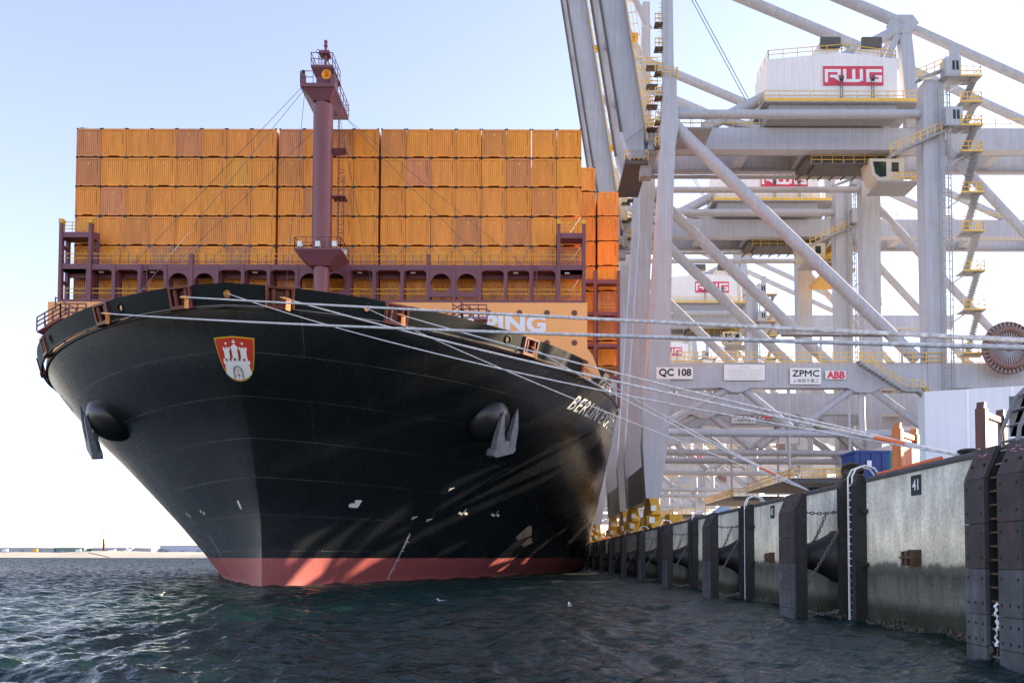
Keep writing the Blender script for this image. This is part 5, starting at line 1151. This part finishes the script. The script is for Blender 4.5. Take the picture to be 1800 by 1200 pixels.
# ------------------------------------------------------------------ water
def water():
    rows = [1.2]
    while rows[-1] < 900: rows.append(rows[-1] * (1.0062 if rows[-1] < 70 else 1.015 if rows[-1] < 140 else 1.03))
    rows += [1200, 1800, 3000, 6000]; rows = np.array(rows); ang = np.radians(np.linspace(-56, 50, 470))
    Yg = rows[:, None] * np.ones_like(ang)[None]; Xg = rows[:, None] * np.tan(ang)[None]; Z = np.zeros_like(Xg)
    cell = np.maximum(np.gradient(rows)[:, None] * np.ones_like(Xg), rows[:, None] * np.gradient(ang)[None] / np.cos(ang)[None] ** 2)
    r = np.random.default_rng(3); wind = R(200)
    for k in range(90):
        lam = .22 * (26 ** (k / 89)); th = wind + r.normal() * .65; kx, ky = 2 * np.pi / lam * np.cos(th), 2 * np.pi / lam * np.sin(th)
        amp = .0098 * lam ** .56; att = np.clip(lam / cell / 3 - .4, 0, 1)
        ph = kx * Xg + ky * Yg + r.uniform(0, 6.28); grp = .6 + .4 * np.sin(.11 * Xg * np.cos(th + .6) + .13 * Yg * np.sin(th + .6) + r.uniform(0, 6.28))
        Z += amp * att * grp * (np.sin(ph) + .22 * np.cos(2 * ph))
    # wake of the photographer's boat, lower left
    d = (Xg + 11.5) * .35 + (Yg - 17.5) * .94; w = np.exp(-((Xg + 12) / 5) ** 2 - (d / 1.9) ** 2)
    Z += .15 * w * np.cos(d * 2.6)
    vs = np.stack([Xg, Yg, Z], -1).reshape(-1, 3); n0, n1 = Xg.shape
    i = np.arange(n0 * n1).reshape(n0, n1); f = np.stack([i[:-1, :-1], i[:-1, 1:], i[1:, 1:], i[1:, :-1]], -1).reshape(-1, 4)
    me = bpy.data.meshes.new('harbour_water'); me.vertices.add(len(vs)); me.vertices.foreach_set('co', vs.ravel()); me.loops.add(f.size); me.loops.foreach_set('vertex_index', f.ravel()); me.polygons.add(len(f)); me.polygons.foreach_set('loop_start', np.arange(0, f.size, 4)); me.polygons.foreach_set('loop_total', np.full(len(f), 4)); me.polygons.foreach_set('use_smooth', np.ones(len(f), bool)); me.update()
    o = bpy.data.objects.new('harbour_water', me); COL.objects.link(o); struct(o)
    m = bpy.data.materials.new('water'); m.use_nodes = True; n = m.node_tree.nodes; l = m.node_tree.links; b = n['Principled BSDF']
    b.inputs['Base Color'].default_value = (.003, .020, .018, 1); b.inputs['IOR'].default_value = 1.33
    ge = n.new('ShaderNodeNewGeometry'); mp = n.new('ShaderNodeMapping'); mp.inputs['Scale'].default_value = (1, 1.6, 1); mp.inputs['Rotation'].default_value[2] = .3; l.new(ge.outputs['Position'], mp.inputs[0])
    ln = n.new('ShaderNodeVectorMath'); ln.operation = 'LENGTH'; l.new(ge.outputs['Position'], ln.inputs[0]); rr = n.new('ShaderNodeMapRange'); rr.inputs[1].default_value = 25; rr.inputs[2].default_value = 350; rr.inputs[3].default_value = .045; rr.inputs[4].default_value = .16; l.new(ln.outputs['Value'], rr.inputs[0]); l.new(rr.outputs[0], b.inputs['Roughness'])   # unresolved ripples far out
    prev = None
    for sc, st, ds in ((.35, .6, .6), (1.6, .7, .18), (5.0, .6, .05)):
        nz = n.new('ShaderNodeTexNoise'); nz.inputs['Scale'].default_value = sc; nz.inputs['Detail'].default_value = 5; nz.inputs['Roughness'].default_value = .55; nz.inputs['Distortion'].default_value = .3; l.new(mp.outputs[0], nz.inputs['Vector'])
        bp = n.new('ShaderNodeBump'); bp.inputs['Strength'].default_value = st; bp.inputs['Distance'].default_value = ds; l.new(nz.outputs[0], bp.inputs['Height'])
        if prev: l.new(prev, bp.inputs['Normal'])
        prev = bp.outputs[0]
    # facet slopes of ripples too small for the mesh: random normals, growing with distance
    nf = n.new('ShaderNodeTexNoise'); nf.inputs['Scale'].default_value = 1.3; nf.inputs['Detail'].default_value = 4; l.new(mp.outputs[0], nf.inputs['Vector'])
    s1 = n.new('ShaderNodeVectorMath'); s1.operation = 'SUBTRACT'; s1.inputs[1].default_value = (.5, .5, .5); l.new(nf.outputs['Color'], s1.inputs[0])
    kf = n.new('ShaderNodeMapRange'); kf.inputs[1].default_value = 20; kf.inputs[2].default_value = 160; kf.inputs[3].default_value = .0; kf.inputs[4].default_value = 2.6; l.new(ln.outputs['Value'], kf.inputs[0])
    s2 = n.new('ShaderNodeVectorMath'); s2.operation = 'SCALE'; l.new(s1.outputs[0], s2.inputs[0]); l.new(kf.outputs[0], s2.inputs['Scale'])
    ng = n.new('ShaderNodeTexNoise'); ng.inputs['Scale'].default_value = 4.5; ng.inputs['Detail'].default_value = 5; ng.inputs['Distortion'].default_value = .4; l.new(mp.outputs[0], ng.inputs['Vector'])
    g1 = n.new('ShaderNodeVectorMath'); g1.operation = 'SUBTRACT'; g1.inputs[1].default_value = (.5, .5, .5); l.new(ng.outputs['Color'], g1.inputs[0]); g2 = n.new('ShaderNodeVectorMath'); g2.operation = 'SCALE'; g2.inputs['Scale'].default_value = .10; l.new(g1.outputs[0], g2.inputs[0])
    g3 = n.new('ShaderNodeVectorMath'); g3.operation = 'ADD'; l.new(g2.outputs[0], g3.inputs[0]); l.new(s2.outputs[0], g3.inputs[1])
    s3 = n.new('ShaderNodeVectorMath'); s3.operation = 'MULTIPLY'; s3.inputs[1].default_value = (1, 1, 0); l.new(g3.outputs[0], s3.inputs[0])
    kb = n.new('ShaderNodeMapRange'); kb.inputs[1].default_value = 8; kb.inputs[2].default_value = 90; kb.inputs[3].default_value = -.04; kb.inputs[4].default_value = -.48; l.new(ln.outputs['Value'], kb.inputs[0])
    cb = n.new('ShaderNodeCombineXYZ'); l.new(kb.outputs[0], cb.inputs[1]); sb = n.new('ShaderNodeVectorMath'); sb.operation = 'ADD'; l.new(s3.outputs[0], sb.inputs[0]); l.new(cb.outputs[0], sb.inputs[1])   # normals tilted towards -Y so the far water reflects darker sky
    s4 = n.new('ShaderNodeVectorMath'); s4.operation = 'ADD'; l.new(sb.outputs[0], s4.inputs[0]); l.new(prev, s4.inputs[1])
    s5 = n.new('ShaderNodeVectorMath'); s5.operation = 'NORMALIZE'; l.new(s4.outputs[0], s5.inputs[0])
    l.new(s5.outputs[0], b.inputs['Normal']); me.materials.append(m)
    return o
wat = water()

# ------------------------------------------------------------------ far shore
M_SAND = mat('sand', (.62, .54, .42), .9, .15, .02, bump=.3, bscale=.3, dirt=(.33, .31, .22), dirt_amt=.5)
t = MB(); xs = np.linspace(-1500, 900, 160); vs = []
for x in xs:
    h = 7.0 + 1.0 * math.sin(x * .021) + .7 * math.sin(x * .057 + 1)
    vs += [(x, 1000 + 6 * math.sin(x * .013), -.5), (x, 1012, 2.2), (x, 1030, h), (x, 1500, h), (x, 3000, 6)]
t.add(vs, [(5 * i + k, 5 * i + 5 + k, 5 * i + 6 + k, 5 * i + 1 + k) for i in range(len(xs) - 1) for k in range(4)], True); struct(t.build('far_shore', M_SAND))
def shed(label, x0, x1, y, h, m, win=True):
    s = thing('warehouse', label, 'warehouse', (x0, y, 6)); w = x1 - x0; t = MB(); t.box(0, w, 0, 40, 0, h); t.build('wall', m, s); t = MB(); t.prism([(-1, h), (w + 1, h), (w + 1, h + .5), (w / 2, h + 1.2), (-1, h + .5)], 'y', -1, 41); t.build('roof', mat('shed_roof', (.45, .46, .47), .6, .1, .1), s)
    for k in range(int(w / 22)): t = MB(); t.box(6 + k * 22, 12 + k * 22, -.1, 0, .3, 4.2); t.build('door', mat('shed_door', (.20, .24, .27), .5, .1, 1), s)
M_S1 = mat('shed_grey', (.30, .34, .38), .6, .12, .05); M_S2 = mat('shed_green', (.10, .20, .19), .6, .12, .05); M_S3 = mat('shed_lavender', (.38, .41, .52), .6, .08, .05)
shed('long low grey warehouse at the far left of the opposite shore', -705, -632, 1080, 6.0, M_S1); shed('dark green low warehouse on the opposite shore', -630, -592, 1080, 6.4, M_S2); shed('long pale grey warehouse under the piling rig', -588, -508, 1090, 6.2, M_S1); shed('lavender grey tall warehouse beside the ship bow', -510, -400, 1120, 9.8, M_S3)
pr = thing('piling_rig', 'dark piling rig mast standing on the opposite shore', 'rig', (-556, 1060, 7)); t = MB(); t.tube((0, 0, 0), (0, 0, 17), 1.3, 8, 1.1); t.build('leader', M_BLACK, pr); t = MB(); t.bar((-.5, 0, 17), (-.5, 0, 29), .25); t.bar((.5, 0, 17), (.5, 0, 29), .25); [t.bar((-.5, 0, z), (.5, 0, z + 1.2), .2) for z in np.arange(17, 28, 1.2)]; t.bar((-1.6, 0, 29), (1.8, 0, 29), .5); t.build('lattice', M_DK, pr); t = MB(); t.bar((.5, 0, 12), (6, 0, 0), .4); t.bar((.3, 0, 9), (4, 0, 1), .3); t.box(-1, 7, -2, 2, 0, 2.5); t.build('back_stay', M_DK, pr)
for i, (x, lab) in enumerate(((-694, 'white site vehicle near the far left shore'), (-678, 'white cabin on the far left shore'), (-640, 'yellowish spoil truck before the green warehouse'), (-584, 'white silo between the warehouses'), (-540, 'white truck under the long warehouse'), (-522, 'white excavator with raised boom before the lavender warehouse'))):
    s = thing('site_vehicle', lab, 'vehicle', (x, 1045, 7), 'site vehicles on the far shore'); t = MB(); t.box(0, 6, 0, 3, .5, 3.0); t.box(4.2, 6.5, .2, 2.8, .5, 3.8); t.build('body', M_WHITE if i != 2 else M_YM, s); t = MB(); [t.tube((xx, -.1, .6), (xx, 3.1, .6), .6, 8) for xx in (1, 5)]; t.build('wheels', M_BLACK, s)
    if i == 5: t = MB(); t.bar((5, 1.5, 3), (-5, 1.5, 12), 1.2); t.bar((8, 1.5, 3), (19, 1.5, 11), 1.2); t.build('boom', M_WHITE, s)
t = MB(); t.tube((-545, 1003, 6.2), (-516, 998, .6), .5, 6); tag(t.build('dredge_pipe', M_DK), 'dark pipe running down the far beach to the water', 'pipe')
# ------------------------------------------------------------------ gulls
M_GULL = mat('gull_white', (.75, .75, .74), .7, .08, 6); M_GREY = mat('gull_grey', (.32, .33, .35), .7, .1, 6)
def gull(lab, x, y, z, rz, s=1.0):
    g = thing('gull', lab, 'bird', (x, y, z), 'gulls', rz); t = MB(); n = 10; prof = [(-.24, .012, .07), (-.17, .045, .065), (-.05, .085, .055), (.06, .088, .06), (.13, .06, .085), (.165, .043, .135), (.185, .042, .185), (.225, .04, .20), (.255, .018, .195)]; vs = []
    for xx, r, zz in prof: vs += [(xx * s, r * math.cos(2 * math.pi * i / n) * s, (zz + r * .85 * math.sin(2 * math.pi * i / n)) * s) for i in range(n)]
    t.add(vs, [(j * n + i, (j + 1) * n + i, (j + 1) * n + (i + 1) % n, j * n + (i + 1) % n) for j in range(len(prof) - 1) for i in range(n)] + [tuple(range(n)), tuple(range(len(vs) - 1, len(vs) - n - 1, -1))], True); t.build('body', M_GULL, g)
    t = MB(); t.tube((.25 * s, 0, .195 * s), (.31 * s, 0, .18 * s), .014 * s, 6, .004 * s); t.build('beak', M_YM, g)
    for sd_ in (-1, 1): t = MB(); t.add([(.10 * s, sd_ * .085 * s, .10 * s), (.02 * s, sd_ * .10 * s, .13 * s), (-.14 * s, sd_ * .075 * s, .12 * s), (-.32 * s, sd_ * .02 * s, .11 * s), (-.16 * s, sd_ * .08 * s, .06 * s), (0, sd_ * .10 * s, .05 * s), (0.0, sd_ * .02 * s, .16 * s), (-.14 * s, sd_ * .01 * s, .14 * s)], [(0, 1, 5), (1, 2, 4, 5), (2, 3, 4), (0, 6, 1), (1, 6, 7, 2), (2, 7, 3)]); t.build('wing', M_GREY, g)
gull('white gull floating in the middle of the dark water', -4.45, 40.6, .0, R(185)); gull('gull floating on the water to the right, nearer the quay', 1.75, 37.5, .0, R(100)); gull('gull floating on the water left of the bow', -21.3, 46.8, .0, R(20), 1.1)
gull('gull perched on the top left corner of the container stack', colx[0] - .7, SY + .3, STOP, R(10), 1.2)

for o in bpy.data.objects:      # pieces too small to pick apart stay joined
    if o.name.split('.')[0] in ('corner_castings', 'number_strip', 'pad_bolts', 'hinge_rail', 'post_clamp', 'rail_stanchions'): o['kind'] = 'stuff'
